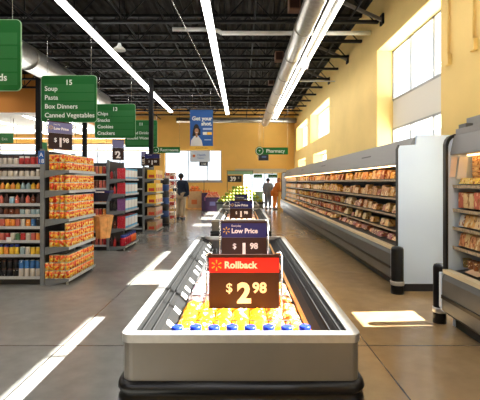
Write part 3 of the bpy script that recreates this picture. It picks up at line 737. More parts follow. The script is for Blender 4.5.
# note: meshes are unit sized: x depth, y width, z height
pbm = MB().prism(rect_round(-.5, .5, 0, 1, .08, 2), -.5, .5, 'y'); ME_BLOCK = pbm.mesh('food_block', M_PACK)
q = MB(); q.prism([(-.5, 0), (.5, 0), (.5, .9), (.25, 1), (-.05, 1), (-.28, .92)], -.5, .5, 'y'); ME_PKT = q.mesh('food_packet', M_PACK)
B, P_, T_ = (ME_BLOCK, 'cheese_block'), (ME_PKT, 'food_packet'), (ME_TUB, 'food_tub')
plan = {0: [(P_, CRM+AMB, (.11, .165)), (P_, CRM, (.09, .19)), (P_, MIX+CRM, (.08, .18)), (P_, CRM, (.07, .15)), (P_, MIX, (.05, .09))],
        1: [(P_, AMB+CRM, (.10, .165)), (B, AMB, (.11, .19)), (T_, PNK+CRM, (.12, .15)), (B, PNK, (.11, .15)), (P_, CRM+PNK, (.06, .09))],
        2: [(B, AMB+CRM, (.12, .165)), (B, AMB, (.13, .18)), (T_, PNK+AMB, (.12, .16)), (B, AMB+PNK, (.11, .15)), (B, PNK+AMB, (.06, .09))]}
for u in range(3):
    for l in range(5):
        ml, pal, hr = plan[u][l]
        stock(UY[u], UY[u+1], l, .18 if u < 2 else .205, hr, pal, ml, UN[u], 'goods in the %s' % UN[u], gap=.13 if u == 0 else .05)
# the farthest case: too many tiny packets, one mass
sb = [MB(), MB(), MB()]
for l in range(5):
    y = UY[3]+.1
    while y < UY[4]-.1:
        h = random.uniform(.13, .18) if l < 4 else .1
        x, z = (2.42, SHZ[l]+.02) if l < 4 else (2.36, .62)
        sb[random.choice((0, 0, 1))].box(x-.065, x+.065, y-.085, y+.085, z, z+h); y += .19
fm = [mat('far_amber', (.90, .45, .09), .5, noise=.25, nscale=14), mat('far_cream', (.85, .60, .32), .5, noise=.25, nscale=14)]
m = MB()
for i in (0, 1): m.v2 = None; off = len(m.v); m.v += sb[i].v; m.f += [[off+j for j in f] for f in sb[i].f]; m.mi += [i]*len(sb[i].f); m.sm += [False]*len(sb[i].f)
tag(m.build('cheese_block_mass', fm), 'amber and cream packets filling the shelves of the farthest wall fridge', 'food packets', kind='stuff')

# products in the cut-off case (its far end is in view)
def stock2(z, x, h, pal, kind, me, ys_, where, dx=.13, w=.085, mx=''):
    for i, y in enumerate(ys_):
        c = random.choice(pal)
        inst(me, kind, (x, y, z), random.uniform(-.05, .05), '%s %s, %s of the right-edge fridge, %s from far end' % (mx or cname(c), kind.split('_')[-1], where, ordn(i+1)), kind.split('_')[-1], 'goods in the right-edge fridge', c, sc=(dx, w, h*random.uniform(.92, 1.05)))
yy = [4.07-.092*i for i in range(20)]; SX2 = 2.30
SH2 = [1.46, 1.215, 1.03, .83]
stock2(SH2[0]+.02, SX2, .06, [(.95, .62, .05), (.9, .7, .2)], 'snack_bag', ME_PKT, yy, 'top shelf', mx='yellow')
stock2(SH2[1]+.02, SX2, .16, PNK[:2]+CRM[:2], 'food_box', ME_BLOCK, yy, 'second shelf')
stock2(SH2[2]+.02, SX2, .13, CRM[:2]+[(.7, .7, .66)], 'food_pouch', ME_PKT, yy, 'third shelf')
stock2(SH2[3]+.02, SX2, .14, PNK+CRM, 'food_pouch', ME_PKT, yy, 'fourth shelf')
stock2(.635, 2.30, .09, [(.25, .20, .08), (.3, .12, .06)], 'food_tub', ME_TUB, yy[:6], 'bottom deck', dx=.085, mx='brown-lidded')
for i, y in enumerate((4.04, 3.91, 3.78, 3.65)):
    for k in range(5):
        inst(ME_BLOCK, 'bread_loaf_pack', (2.43, y, SH2[0]+.045+.052*k), 0, 'golden stacked pack above yellow bags, %s from far end, %s layer, right-edge fridge' % (ordn(i+1), ordn(k+1)), 'pack', 'golden packs in the right-edge fridge', (.85, .55, .25), sc=(.12, .12, .05))
def sheet(name, label, pts, m, th=.002):
    b = MB(); a = [Vector(p) for p in pts]; nrm = (a[1]-a[0]).cross(a[2]-a[0]).normalized()*th
    b.add([tuple(p) for p in a]+[tuple(p+nrm) for p in a], [(0, 1, 2, 3), (7, 6, 5, 4), (0, 4, 5, 1), (1, 5, 6, 2), (2, 6, 7, 3), (3, 7, 4, 0)])
    return tag(b.build(name, m), label, 'paper')
sheet('paper_notice', 'tilted white paper notice hanging inside the right-edge fridge', [(2.215, 4.115, 1.53), (2.305, 4.10, 1.53), (2.325, 4.10, 1.755), (2.25, 4.115, 1.76)], M_WHITE)
sheet('paper_notice', 'pale pink paper notice beside the white one in the right-edge fridge', [(2.15, 4.128, 1.55), (2.21, 4.128, 1.55), (2.235, 4.128, 1.755), (2.17, 4.128, 1.755)], mat('paper_pink', (.80, .68, .62), .7))
sheet('paper_tray', 'brown paper tray lying at the front of the bottom deck, right-edge fridge', [(2.20, 3.72, .612), (2.40, 3.74, .66), (2.40, 3.98, .66), (2.20, 3.93, .612)], mat('paper_tan', (.75, .5, .3), .7), .004)

# ------------------------------------------------------------------ left shelves
def endcap(y0, w, zs, label, x0=-2.86, dep=.36, top=1.96):
    t = thing('display_shelf', label, 'shelf unit', (x0, y0, 0), group='end displays of the aisles')
    MB().box(-.03, 0, 0, w, .02, top).build('back_panel', mat('shelf_back_dark', (.03, .03, .032), .6), t)
    for yy in (-.02, w-.02): MB().box(-.045, .012, yy, yy+.04, 0, top+.02).build('upright', M_SHELF, t)
    for z in zs:
        s = MB().box(.013, dep, .005, w-.005, z-.03, z).build('shelf', M_SHELF, t)
        MB().box(dep, dep+.008, .003, w-.003, z-.036, z+.004).build('price_strip', M_STRIP, s)
        MB().prism([(.012, z-.03), (.012, z-.11), (dep-.02, z-.04), (dep-.02, z-.03)], .003, .0085).build('bracket', M_SHELF, s)
    for yy in (.03, w-.06): MB().box(dep-.05, dep-.025, yy, yy+.025, 0, zs[0]-.03).build('leg', M_ALU, t)
    return t
def gondola(y0, w, zs, label, x1=-2.91, x0=-5.2, top=1.94):
    t = thing('aisle_shelving', label, 'shelf unit', (x1, y0, 0), group='aisle shelving runs'); L = x1-x0; c = w/2
    MB().box(-L, 0, c-.02, c+.02, .02, top).build('back_panel', MATS['shelf_back_dark'], t)
    MB().box(-L, 0, .06, w-.06, 0, .075).build('base', M_BLK2, t)
    for xx in (-.035, -1.22, -L): MB().box(xx, xx+.035, c-.035, c+.035, .076, top).build('upright', M_SHELF, t)
    MB().box(-.004, .0, .0, w, .08, top).build('side_panel', M_SHELF, t)
    for z in zs:
        s = MB().box(-L, -.005, .01, c-.036, z-.025, z).build('shelf', M_SHELF, t)
        MB().box(-L, -.005, .0, .009, z-.03, z+.012).build('price_strip', M_STRIP, s)
        MB().box(-L, -.005, c+.036, w, z-.025, z).build('shelf', M_SHELF, t)
    return t
EZ = [.09, .55, .96, 1.375, 1.67]; Y1 = 5.80; W1 = 1.06
endcap(Y1, W1, EZ, 'nearest end display, stacked with yellow and red cans')
GZ = [.12, .44, .645, .848, 1.02, 1.18, 1.384, 1.57, 1.747]
gondola(Y1, W1, GZ, 'nearest aisle shelving stocked with jars and bottles')
cm = MB(); R, H = .0365, .116
cm.cur = 0; cm.lathe([(R, .004), (R, H-.004)], n=16); cm.cur = 1
cm.lathe([(R-.002, 0), (R+.0008, .001), (R+.0008, .005), (R, .006)], n=16); cm.lathe([(R, H-.006), (R+.0008, H-.005), (R+.0008, H-.0005), (R-.003, H-.0005), (R-.004, H-.003)], n=16)
ME_CAN = cm.mesh('food_can', [M_CAN, M_CANMETAL])
lvn = ['bottom shelf', 'lower shelf', 'middle shelf', 'upper shelf', 'top shelf']
tiern = ['bottom tier', 'second tier', 'top tier']
nf = 13
for l, (z, tf, ts) in enumerate(zip(EZ, (3, 3, 3, 2, 2), (3, 2, 3, 2, 2))):
    for j in range(nf):
        for k in range(tf):
            inst(ME_CAN, 'food_can', (-2.86+.36-R-.003, Y1+.050+j*.0785, z+.001+k*H), random.uniform(0, 6.28), 'red-yellow can, %s of nearest end display, %s, front row, %s along' % (lvn[l], tiern[k], ordn(j+1)), 'can', 'cans on the nearest end display')
    for i in range(1, 4 if l != 0 else 5):
        tt = ts if not (l == 0 and i == 4) else 2
        for k in range(tt):
            inst(ME_CAN, 'food_can', (-2.86+.36-R-.003-i*.0752, Y1+.050, z+.001+k*H), random.uniform(0, 6.28), 'red-yellow can, %s of nearest end display, %s, side column %s from front' % (lvn[l], tiern[k], ordn(i)), 'can', 'cans on the nearest end display')
# generic grocery meshes (unit colours through object colour)
def jar(name, prof, lidprof, lidm, n=12):
    b = MB(); b.cur = 0; b.lathe(prof, n=n); b.cur = 1; b.lathe(lidprof, n=n); return b.mesh(name, [M_PLAIN, lidm])
ME_JAR = jar('glass_jar', [(.030, 0), (.035, .006), (.035, .075), (.028, .09)], [(.030, .088), (.031, .09), (.031, .108), (.029, .11)], M_LID)
ME_JARW = jar('white_lid_jar', [(.030, 0), (.035, .006), (.035, .075), (.028, .09)], [(.030, .088), (.031, .09), (.031, .108), (.029, .11)], M_WLID)
ME_BTL = jar('sauce_bottle', [(.028, 0), (.031, .006), (.031, .08), (.024, .10), (.012, .115), (.012, .13)], [(.014, .125), (.0145, .127), (.0145, .146), (.012, .148)], M_LID)
ME_BTB = jar('blue_lid_bottle', [(.030, 0), (.034, .006), (.034, .09), (.024, .105)], [(.026, .10), (.027, .102), (.027, .13), (.024, .133)], M_YLID)
ME_TIN = jar('tin', [(.033, .0), (.034, .004), (.034, .098), (.033, .10)], [(.033, .10), (.034, .101), (.034, .103), (.031, .104)], M_CANMETAL)
W = (.62, .56, .48); RD = (.50, .03, .03); DK = (.07, .03, .03); BR = (.20, .05, .02); YL = (.85, .55, .05); BL = (.05, .18, .45); PK = (.62, .14, .10); TL = (.35, .48, .52); OR = (.85, .30, .05); BK = (.012, .012, .014); LB = (.35, .62, .80); GN = (.1, .22, .1)
cn = {W: 'cream', RD: 'red', DK: 'dark', BR: 'brown', YL: 'yellow', BL: 'blue', PK: 'pink', TL: 'grey-green', OR: 'orange', BK: 'black', LB: 'light blue', GN: 'green'}
# listed from the shelf's right end leftwards
rows = [
 (8, .082, [(ME_TIN, RD), (ME_TIN, RD), (ME_JARW, RD), (ME_JARW, RD), (ME_JAR, W), (ME_JAR, W), (ME_JAR, W), (ME_JAR, W), (ME_JAR, W), (ME_JAR, W)], 1.15),
 (7, .082, [(ME_JARW, W), (ME_JAR, W), (ME_JAR, W), (ME_JAR, W), (ME_JAR, W), (ME_JAR, W), (ME_JAR, W), (ME_JAR, W), (ME_JAR, W), (ME_JAR, W)], 1.05),
 (6, .075, [(ME_BTL, OR), (ME_BTL, YL), (ME_BTL, TL), (ME_BTL, TL), (ME_BTL, YL), (ME_BTL, OR), (ME_BTL, YL), (ME_BTL, OR), (ME_BTL, YL), (ME_BTL, YL)], .82),
 (5, .078, [(ME_BTL, DK), (ME_BTL, BR), (ME_BTL, PK), (ME_BTL, DK), (ME_BTL, PK), (ME_JARW, LB), (ME_BTL, DK), (ME_BTL, PK), (ME_BTL, W), (ME_BTL, DK)], .98),
 (4, .078, [(ME_JAR, TL), (ME_JAR, TL), (ME_JAR, W), (ME_JAR, TL), (ME_JAR, BR), (ME_JAR, BR), (ME_JAR, BR), (ME_JAR, DK), (ME_JAR, BR), (ME_JAR, BR)], .95),
 (3, .075, [(ME_TIN, BK), (ME_TIN, BL), (ME_TIN, OR), (ME_TIN, W), (ME_TIN, PK), (ME_TIN, OR), (ME_TIN, OR), (ME_TIN, PK), (ME_TIN, RD), (ME_TIN, PK)], 1.1),
 (2, .075, [(ME_TIN, OR), (ME_TIN, PK), (ME_TIN, W), (ME_TIN, RD), (ME_TIN, GN), (ME_TIN, W), (ME_TIN, RD), (ME_TIN, PK), (ME_TIN, RD), (ME_TIN, RD)], 1.1),
 (1, .078, [(ME_TIN, YL), (ME_TIN, YL), (ME_TIN, W), (ME_TIN, TL), (ME_BTB, YL), (ME_BTB, YL), (ME_BTB, OR), (ME_BTB, YL), (ME_BTB, BK), (ME_BTB, YL)], 1.1),
]
def put(me, c, x, y, z, s, lab, grp):
    nm = {'glass_jar': 'glass_jar', 'white_lid_jar': 'glass_jar', 'sauce_bottle': 'sauce_bottle', 'blue_lid_bottle': 'sauce_bottle', 'tin': 'food_tin'}[me.name.split('.')[0]]
    inst(me, nm, (x, y, z), random.uniform(0, 6.28), lab, nm.split('_')[-1], grp, c, sc=(1, 1, s))
for l, pitch, items, s in rows:
    for i, (me, c) in enumerate(items):
        nm = {'glass_jar': 'dark-lidded jar', 'white_lid_jar': 'white-lidded jar', 'sauce_bottle': 'bottle', 'blue_lid_bottle': 'blue-lidded bottle', 'tin': 'tin'}[me.name]
        put(me, c, -2.96-pitch*i, Y1+.05, GZ[l]+.001, s, '%s %s, %s shelf down, left-edge shelving, %s from its right end' % (cn[c], nm, ordn(9-l), ordn(i+1)), 'jars and bottles on the left-edge shelving')
for i in range(8):
    for k in range(2):
        c = BL if i < 4 and k == 1 else (W if i < 4 else BK)
        put(ME_TIN if i < 4 else ME_JAR, c, -2.965-.082*i, Y1+.05, GZ[0]+.001+.121*k, 1.15 if i < 4 else 1.09, '%s container, bottom shelf of left-edge shelving, %s tier, %s from its right end' % (cn[c], ('lower', 'upper')[k], ordn(i+1)), 'containers on the bottom shelf')
tag(MB().box(-3.40, -3.33, Y1-.006, Y1-.001, .635, .70).build('shelf_card', M_TAG), 'small white price card clipped to the left-edge shelving', 'card')
t = thing('aisle_tag', 'small blue tag reading A 18 on the upright of the nearest shelving', 'tag', (-2.875, Y1-.0195, 1.76))
MB().box(-.055, .035, -.004, .0, 0, .19).build('plate', M_BLUE, t)
text('A', .085, M_TXT, t, (-.01, -.006, .105), align='CENTER'); text('18', .085, M_TXT, t, (-.01, -.006, .015), align='CENTER')
# price signs above the end displays
price_sign('purple-headed price sign slanted on top of the nearest end display', -2.70, 5.98, 1.99, .36, .40, .16, 'Low Price', 'Every Day', '1', '98', mat('sign_mauve', (.16, .15, .32), .4), rz=PI*.27, posts=.02, headsize=.55).location.z = 1.985
# second shelving run
Y2 = 8.72; EZ2 = [.09, .48, .87, 1.24, 1.57]
endcap(Y2, 1.10, EZ2, 'second end display, with red, blue and white drink cartons', x0=-2.88)
gondola(Y2, 1.10, [.12, .42, .74, 1.05, 1.36, 1.67], 'second aisle shelving run, glimpsed behind the nearest cans', x1=-2.93)
MEb = MB(); MEb.cur = 0; MEb.box(-.5, .49, -.5, .5, 0, 1); MEb.cur = 1; MEb.box(.49, .5, -.5, .5, .18, .85); MEb.cur = 2; MEb.box(.49, .5, -.5, .5, .85, 1).box(.49, .5, -.5, .5, 0, .18)
ME_CART = MEb.mesh('drink_carton', [M_PLAIN, M_WHITE, mat('carton_sky_blue', (.08, .42, .70), .5)])
wds = {0: 'lowest shelf', 1: 'second lowest shelf', 2: 'middle shelf', 3: 'second highest shelf', 4: 'top shelf'}
for l in (4, 3, 2, 1, 0):
    h = {4: .23, 3: .24, 2: .26, 1: .26, 0: .22}[l]
    n = 4 if l else 7
    for j in range(n):
        w = 1.02/n
        c = (.62, .02, .04) if l != 2 else (.22, .08, .25)
        if l == 0: c = (.55, .01, .03) if j < 4 else (.85, .16, .02)
        inst(ME_CART if l else ME_BTB, 'drink_carton' if l else 'juice_jug', (-2.625 if l else -2.61, Y2+.05+w*(j+.5), EZ2[l]+.001), 0, '%s, %s of the second end display, %s from camera' % (('red-ended drink carton' if l != 2 else 'purple and white carton') if l else ('dark red jug' if j < 4 else 'orange jug'), wds[l], ordn(j+1)), 'carton' if l else 'jug', 'drinks on the second end display', c, sc=(.18, w*.93, h) if l else (1.9, 1.9, 1.75))
    for i in range(2):
        c = random.choice([BK, DK, RD, BR]); put(ME_BTL, c, -2.77-.068*i, Y2+.05, EZ2[l]+.001, 1.35, '%s bottle beside cartons, %s of second end display, %s one' % (cn[c], wds[l], ('nearer', 'farther')[i]), 'bottles beside the cartons')
for l, z in enumerate([.12, .42, .74, 1.05, 1.36, 1.67]):
    for i in range(4):
        c = random.choice([OR, RD, PK, OR, BR]); put(ME_TIN, c, -2.995-.085*i, Y2+.06, z+.001, 1.7, '%s tin on second aisle shelving, %s shelf up, %s from its right end' % (cn[c], ordn(l+1), ordn(i+1)), 'tins on the second aisle shelving')
def shelf_header(label, x, y, z, w, h, num, cents, rz, headm, gr=None):
    return price_sign(label, x, y, z, w, h, h*.38, None, None, num, cents, headm, rz=rz, posts=0)
shelf_header('slanted mauve and grey price sign on top of the second end display', -2.72, 8.86, 1.985, .26, .44, '2', '', PI*.2, MATS['sign_mauve'])
# baskets clipped between the runs
t = thing('wooden_basket', 'light wooden slatted basket hanging between the first two end displays', 'basket', (-2.42, 7.02, .52))
b = MB(); n = 8
for k in range(n):
    a0, a1 = 2*PI*k/n+.03, 2*PI*(k+1)/n-.03
    ps = []
    for r, z in ((.12, 0), (.18, .38)):
        for a in (a0, a1): ps.append((r*math.cos(a), r*math.sin(a), z)); ps.append(((r-.012)*math.cos(a), (r-.012)*math.sin(a), z))
    b.add(ps, [(0, 2, 6, 4), (1, 5, 7, 3), (0, 4, 5, 1), (2, 3, 7, 6), (0, 1, 3, 2), (4, 6, 7, 5)])
b.build('slat_wall', M_WOOD, t)
MB().lathe([(.115, 0), (.118, .012)], n=8, smooth=False).build('bottom', M_WOOD, t)
rr = MB()
for k in range(n):
    a0, a1 = 2*PI*k/n, 2*PI*(k+1)/n
    rr.tube((.18*math.cos(a0), .18*math.sin(a0), .385), (.18*math.cos(a1), .18*math.sin(a1), .385), .013, 6)
rr.build('rim', M_WOOD, t)
MB().path([(-.17, 0, .385), (-.25, -.02, .40), (-.25, -.02, .37)], .006, 6).tube((-.25, -.02, .39), (-.25, -.155, .39), .006, 6).build('hook', M_WIRE, t)
t = thing('shelf_bin', 'dark navy bin with a pale label, hanging above the wooden basket', 'bin', (-2.46, 7.05, 1.16))
MB().prism([(-.15, 0), (.13, 0), (.17, .15), (-.19, .15)], -.10, .10).build('tub', mat('bin_navy', (.008, .012, .035), .35), t, .008)
MB().box(-.20, .18, -.115, .115, .15, .19).build('rim', M_INDIGO, t); MB().box(-.07, .09, -.117, -.1155, .155, .175).build('label', M_TAG, t)
MB().tube((-.19, -.10, .17), (-.19, -.17, .17), .006, 6).build('hook', M_WIRE, t)

# third shelving run
Y3 = 11.9; EZ3 = [.06, .49, .86, 1.20, 1.60]
endcap(Y3, 1.06, EZ3, 'third end display, with yellow boxes above brown packs', x0=-2.88)
gondola(Y3, 1.06, [.12, .5, .9, 1.3, 1.65], 'third aisle shelving run, glimpsed beside the cartons', x1=-2.93, x0=-4.6)
MEy = MB(); MEy.cur = 0; MEy.box(-.5, .49, -.5, .5, 0, 1); MEy.cur = 1; MEy.box(-.35, .3, -.502, -.5, .1, .45).box(.49, .502, -.35, .25, .1, .5)
ME_YB = MEy.mesh('snack_box', [M_PLAIN, mat('box_red_print', (.6, .05, .02), .5)])
for l in (4, 3, 2, 1, 0):
    col_ = (.92, .58, .03) if l >= 2 else (.50, .26, .12)
    for j in range(4):
        inst(ME_YB, 'snack_box', (-2.665, Y3+.03+.25*(j+.5), EZ3[l]+.001), 0, '%s box on the %s of the third end display, %s from the camera' % ('yellow' if l >= 2 else 'brown', wds[l], ordn(j+1)), 'box', 'boxes on the third end display', tuple(c*random.uniform(.85, 1.05) for c in col_), sc=(.26, .23, .26 if l >= 2 else .25))
price_sign('wide dark price sign on top of the third end display, facing the camera', -2.65, 11.93, 1.985, .44, .34, .12, None, 'Low Price', '1', '00', M_INDIGO, posts=.005)
price_sign('narrow grey price sign at the post corner on top of the third end display', -2.93, 12.05, 1.985, .15, .42, .14, None, None, '3', '', MATS['sign_mauve'], rz=.5, posts=0)
# fourth: blue drum tower and rack of red-white cartons
t = thing('display_tower', 'dark blue display tower stacked with drums behind the third end display', 'display', (-2.62, 13.75, 0))
MB().box(-.17, .17, -.17, .17, 0, .08).build('base', M_BLK2, t)
for k in range(7):
    MB().lathe([(.13, 0), (.15, .02), (.15, .20), (.13, .22)], c=(0, 0, .082+.222*k), n=16).build('drum', mat('drum_navy', (.012, .05, .20), .4) if k % 2 else M_BLK2, t)
Y4 = 14.9
t = thing('wire_rack', 'wire rack of red and white cartons beside the person in the navy jacket', 'rack', (-2.66, Y4, 0))
m = MB()
for xx in (-.18, .18):
    for yy in (0, .55): m.tube((xx, yy, 0), (xx, yy, 1.85), .012, 6)
for z in (.12, .5, .88, 1.26, 1.6):
    for xx in (-.18, -.06, .06, .18): m.tube((xx, 0, z), (xx, .55, z), .006, 4)
    for yy in (0, .55): m.tube((-.18, yy, z), (.18, yy, z), .008, 4)
m.build('frame', M_WIRE, t)
for l, z in enumerate((.12, .5, .88, 1.26, 1.6)):
    for i in range(2):
        for k in range(2):
            c = (.60, .05, .05) if (i+k+l) % 2 else (.85, .72, .60)
            inst(ME_BLOCK, 'food_carton', (-2.74+.16*i, Y4+.28, z+.009+.125*k), 0, '%s carton on the wire rack, %s shelf up, %s, %s' % ('red' if c[0] < .7 else 'cream', ordn(l+1), ('left', 'right')[i], ('lower', 'upper')[k]), 'carton', 'cartons on the wire rack', c, sc=(.15, .50, .12))

# ------------------------------------------------------------------ produce area
t = thing('produce_table', 'grey produce table under the heap of green fruit', 'table', (-.03, 15.2, 0))
MB().box(-.85, .85, -.6, .6, 0, .70).build('cabinet', mat('produce_table_green', (.12, .14, .12), .6), t, .01)
MB().box(-.9, .9, -.65, .65, .70, .76).build('top', M_BLK2, t, .005)
fb = MB().lathe([(.0, 0), (.035, .004), (.060, .035), (.062, .06), (.048, .095), (.022, .112), (.006, .105)], n=12); fb.cur = 1; fb.tube((0, 0, .10), (.004, 0, .116), .004, 5)
ME_PEAR = fb.mesh('green_pear', [mat_pack('fruit_skin', patch=(.5, .48, .06), thr=.65, scale=12), M_WOOD])
cnt = 0
for lay in range(5):
    nx = 13-2*lay; ny = 6-lay
    for j in range(ny):
        for i in range(nx):
            if 0 < i < nx-1 and j > 1 and lay < 4: continue
            cnt += 1
            x = -.03+(i-(nx-1)/2)*.128; y = 15.2-.55+.1*lay+j*.135
            inst(ME_PEAR, 'green_pear', (x, y, .762+.118*lay), random.uniform(0, 6), 'yellow-green fruit in the far heap, %s layer up, %s row back, %s from left' % (ordn(lay+1), ordn(j+1), ordn(i+1)), 'fruit', 'green fruit heap', random.choice([(.26, .34, .02), (.36, .40, .03), (.16, .26, .02), (.42, .40, .05)]))
t = thing('price_sign', 'black 39 cent price board above the green fruit', 'sign', ((235-CX)*16/F, 15.98, 0))
MB().box(-.29, .27, -.01, .01, 1.50, 1.76).build('board', M_BLK2, t); text('39', .24, M_TXT, t, (-.20, -.014, 1.54), bold=.006); text('c', .14, M_TXT, t, (.12, -.014, 1.64))
MB().box(-.30, .70, -.015, .015, 1.80, 1.93).build('green_strip', mat('pale_green_sign', (.25, .42, .25), .5), t)
MB().box(-.33, .73, -.02, .02, 1.935, 1.955).build('top_rail', M_BLACK, t)
for xx in (-.31, .71): MB().tube((xx, 0, 0), (xx, 0, 1.96), .012, 6).build('post', M_BLACK, t)
# pumpkin bin
t = thing('cardboard_bin', 'cardboard bin of orange fruit under the picture window', 'bin', (-2.52, 21.9, 0))
MB().box(-.40, .40, -.35, .35, 0, .10).build('pallet', M_WOOD, t)
b = MB(); b.box(-.36, .36, -.33, -.31, .10, 1.0).box(-.36, .36, .31, .33, .10, 1.0).box(-.36, -.34, -.31, .31, .10, 1.0).box(.34, .36, -.31, .31, .10, 1.0).box(-.34, .34, -.31, .31, .10, .12)
b.build('carton', M_CARD, t); MB().box(-.15, .15, -.336, -.331, .3, .55).build('print', mat('bin_print', (.6, .14, .03), .6), t)
MB().box(-.34, .34, -.31, .31, .13, .92).build('liner', M_CARD, t)
ob = MB().ball((0, 0, .095), .11, .11, .095); ob.cur = 1; ob.tube((0, 0, .18), (.01, 0, .23), .012, 5)
ME_PUMP = ob.mesh('pumpkin', [mat('pumpkin_orange', (.85, .20, .02), .5, noise=.15), M_GREEN])
for r_, (n, z, yy) in enumerate(((3, .922, -.18), (3, .922, .08), (2, 1.10, -.08))):
    for i in range(n): inst(ME_PUMP, 'pumpkin', (-2.52+(i-(n-1)/2)*.225, 21.9+yy, z), i, 'orange pumpkin in the cardboard bin, %s, %s from left' % (('front row', 'back row', 'top layer')[r_], ordn(i+1)), 'pumpkin', 'pumpkins in the bin')
t = thing('produce_crate', 'tall purple cardboard crate beside the pumpkin bin', 'crate', (-1.88, 21.5, 0))
MB().box(-.22, .22, -.2, .2, 0, .92).build('carton', M_PURP, t, .01); MB().box(-.1, .1, -.206, -.201, .5, .7).build('print', mat('crate_print', (.3, .08, .2), .6), t)
t = thing('produce_crate', 'low wide purple crate beside the green fruit table', 'crate', (-1.45, 20.6, 0))
MB().box(-.36, .36, -.25, .25, 0, .70).build('carton', M_PURP, t, .01); MB().box(-.14, .14, -.256, -.251, .3, .5).build('print', mat('crate_print2', (.12, .12, .28), .6), t)
ap = MB().ball((0, 0, .055), .06, .06, .055); ME_APP = ap.mesh('red_apple', mat_pack('apple_skin', patch=(.85, .45, .30), thr=.55, scale=10))
for lay in range(3):
    for i in range(6-lay):
        for j in range(2):
            inst(ME_APP, 'apple', (-1.45+(i-(5-lay)/2)*.122, 20.45+.13*j+.03*lay, .702+.095*lay), 0, '%s apple on low purple crate, %s layer, %s row, %s from left' % (('pink', 'red', 'red')[lay], ordn(lay+1), ('front', 'back')[j], ordn(i+1)), 'apple', 'apples on the purple crate', [(.80, .35, .25), (.75, .15, .05), (.80, .12, .03)][lay])
for i in range(3):
    inst(ME_PUMP, 'squash', (-1.88+(i-1)*.14, 21.5, .922), 0, 'pale squash on the tall purple crate, %s from left' % ordn(i+1), 'squash', 'squashes on the crate', sc=(.55, .55, .8))
t = thing('store_sign', 'black hanging monitor sign below the pharmacy sign', 'sign', ((263.5-CX)*17.5/F, 17.5, EYE+(HY-160.5)*17.5/F))
MB().box(-.22, .22, -.03, .03, 0, .27).build('screen_case', M_BLK2, t, .008); MB().box(-.08, .12, -.033, -.031, .12, .2).build('display', mat('screen_blue', (.08, .14, .3), .3), t)
MB().tube((-.25, 0, .1), (-.25, 0, .3), .01, 6).build('side_post', M_WIRE, t); hang_wires(t, (-.2, 0), .27, n='hanger')
t = thing('store_sign', 'tiny black price board below the white banner, in front of the picture window', 'sign', ((204-CX)*20/F, 20, EYE+(HY-166)*20/F))
MB().box(-.24, .2, -.01, .01, 0, .2).build('board', M_BLK2, t); text('2.50', .14, M_TXT, t, (-.02, -.013, .05), align='CENTER'); MB().tube((0, 0.02, -2.3), (0, .02, .0), .012, 6).build('post', M_BLK2, t); MB().box(-.15, .15, -.12, .15, -2.3, -2.285).build('foot', M_BLK2, t)
t.location.z = 2.3
for i, (a, b) in enumerate(((253.5, 262.5), (268.5, 276.5))):
    x = ((a+b)/2-CX)*22.8/F; t = thing('door_sign', 'small green sign above the %s door pane at the far end' % ('middle', 'fridge-side')[i], 'sign', (x, 22.8, 1.74), group='green door signs')
    MB().box(-.25, .25, -.01, .01, 0, .2).build('plate', M_GREEN, t); text('Thank you', .09, M_TXT, t, (0, -.013, .06), align='CENTER'); MB().tube((0, .0, .2), (0, 0, .32), .008, 4).tube((0, 0, .32), (0, .09, .32), .008, 4).build('arm', M_BLACK, t)
t = thing('checkout_bin', 'pale green counter in front of the far doors', 'counter', (.85, 20.3, 0))
MB().box(-.26, .26, -.25, .25, 0, 1.0).build('cabinet', mat('counter_green', (.28, .42, .30), .5), t, .01); MB().box(-.29, .29, -.28, .28, 1.0, 1.04).build('top', M_OFFW, t)
t = thing('store_sign', 'green square exit sign hanging in the white-ceilinged area', 'sign', (-9.8, 16.6, 3.1))
MB().box(-.35, .35, -.015, .015, 0, .42).build('board', mat('sage_sign', (.06, .27, .10), .5), t); text('Exit', .16, M_TXT, t, (0, -.018, .13), align='CENTER'); MB().tube((-.25, 0, .42), (-.25, 0, 1.13), .006, 4).tube((.25, 0, .42), (.25, 0, 1.13), .006, 4).build('hanger', M_WIRE, t)
t = thing('store_sign', 'plain green square sign seen beside the slanted mauve price sign', 'sign', (-8.25, 16.6, 2.7))
MB().box(-.22, .22, -.015, .015, 0, .45).build('board', MATS['sage_sign'], t); MB().tube((-.15, 0, .45), (-.15, 0, 1.53), .006, 4).tube((.15, 0, .45), (.15, 0, 1.53), .006, 4).build('hanger', M_WIRE, t)

# ------------------------------------------------------------------ people
def skinned(name, chain, m, parent, sub=1):
    """chain: list of (vertex pos, radius), edges list; one skinned surface"""
    vs, es, rs = chain
    me = bpy.data.meshes.new(name); me.from_pydata(vs, es, []); o = bpy.data.objects.new(name, me); COL.objects.link(o)
    md = o.modifiers.new('skin', 'SKIN'); md.use_smooth_shade = True
    sv = me.skin_vertices[0].data
    for i, r in enumerate(rs): sv[i].radius = (r, r) if not isinstance(r, tuple) else r
    sv[0].use_root = True
    s = o.modifiers.new('sub', 'SUBSURF'); s.levels = sub; s.render_levels = sub
    dg = bpy.context.evaluated_depsgraph_get(); dg.update()
    me2 = bpy.data.meshes.new_from_object(o.evaluated_get(dg)); me2.materials.clear(); me2.materials.append(m)
    for p in me2.polygons: p.use_smooth = True
    bpy.data.objects.remove(o); r = bpy.data.objects.new(name, me2); COL.objects.link(r); r.parent = parent
    return r
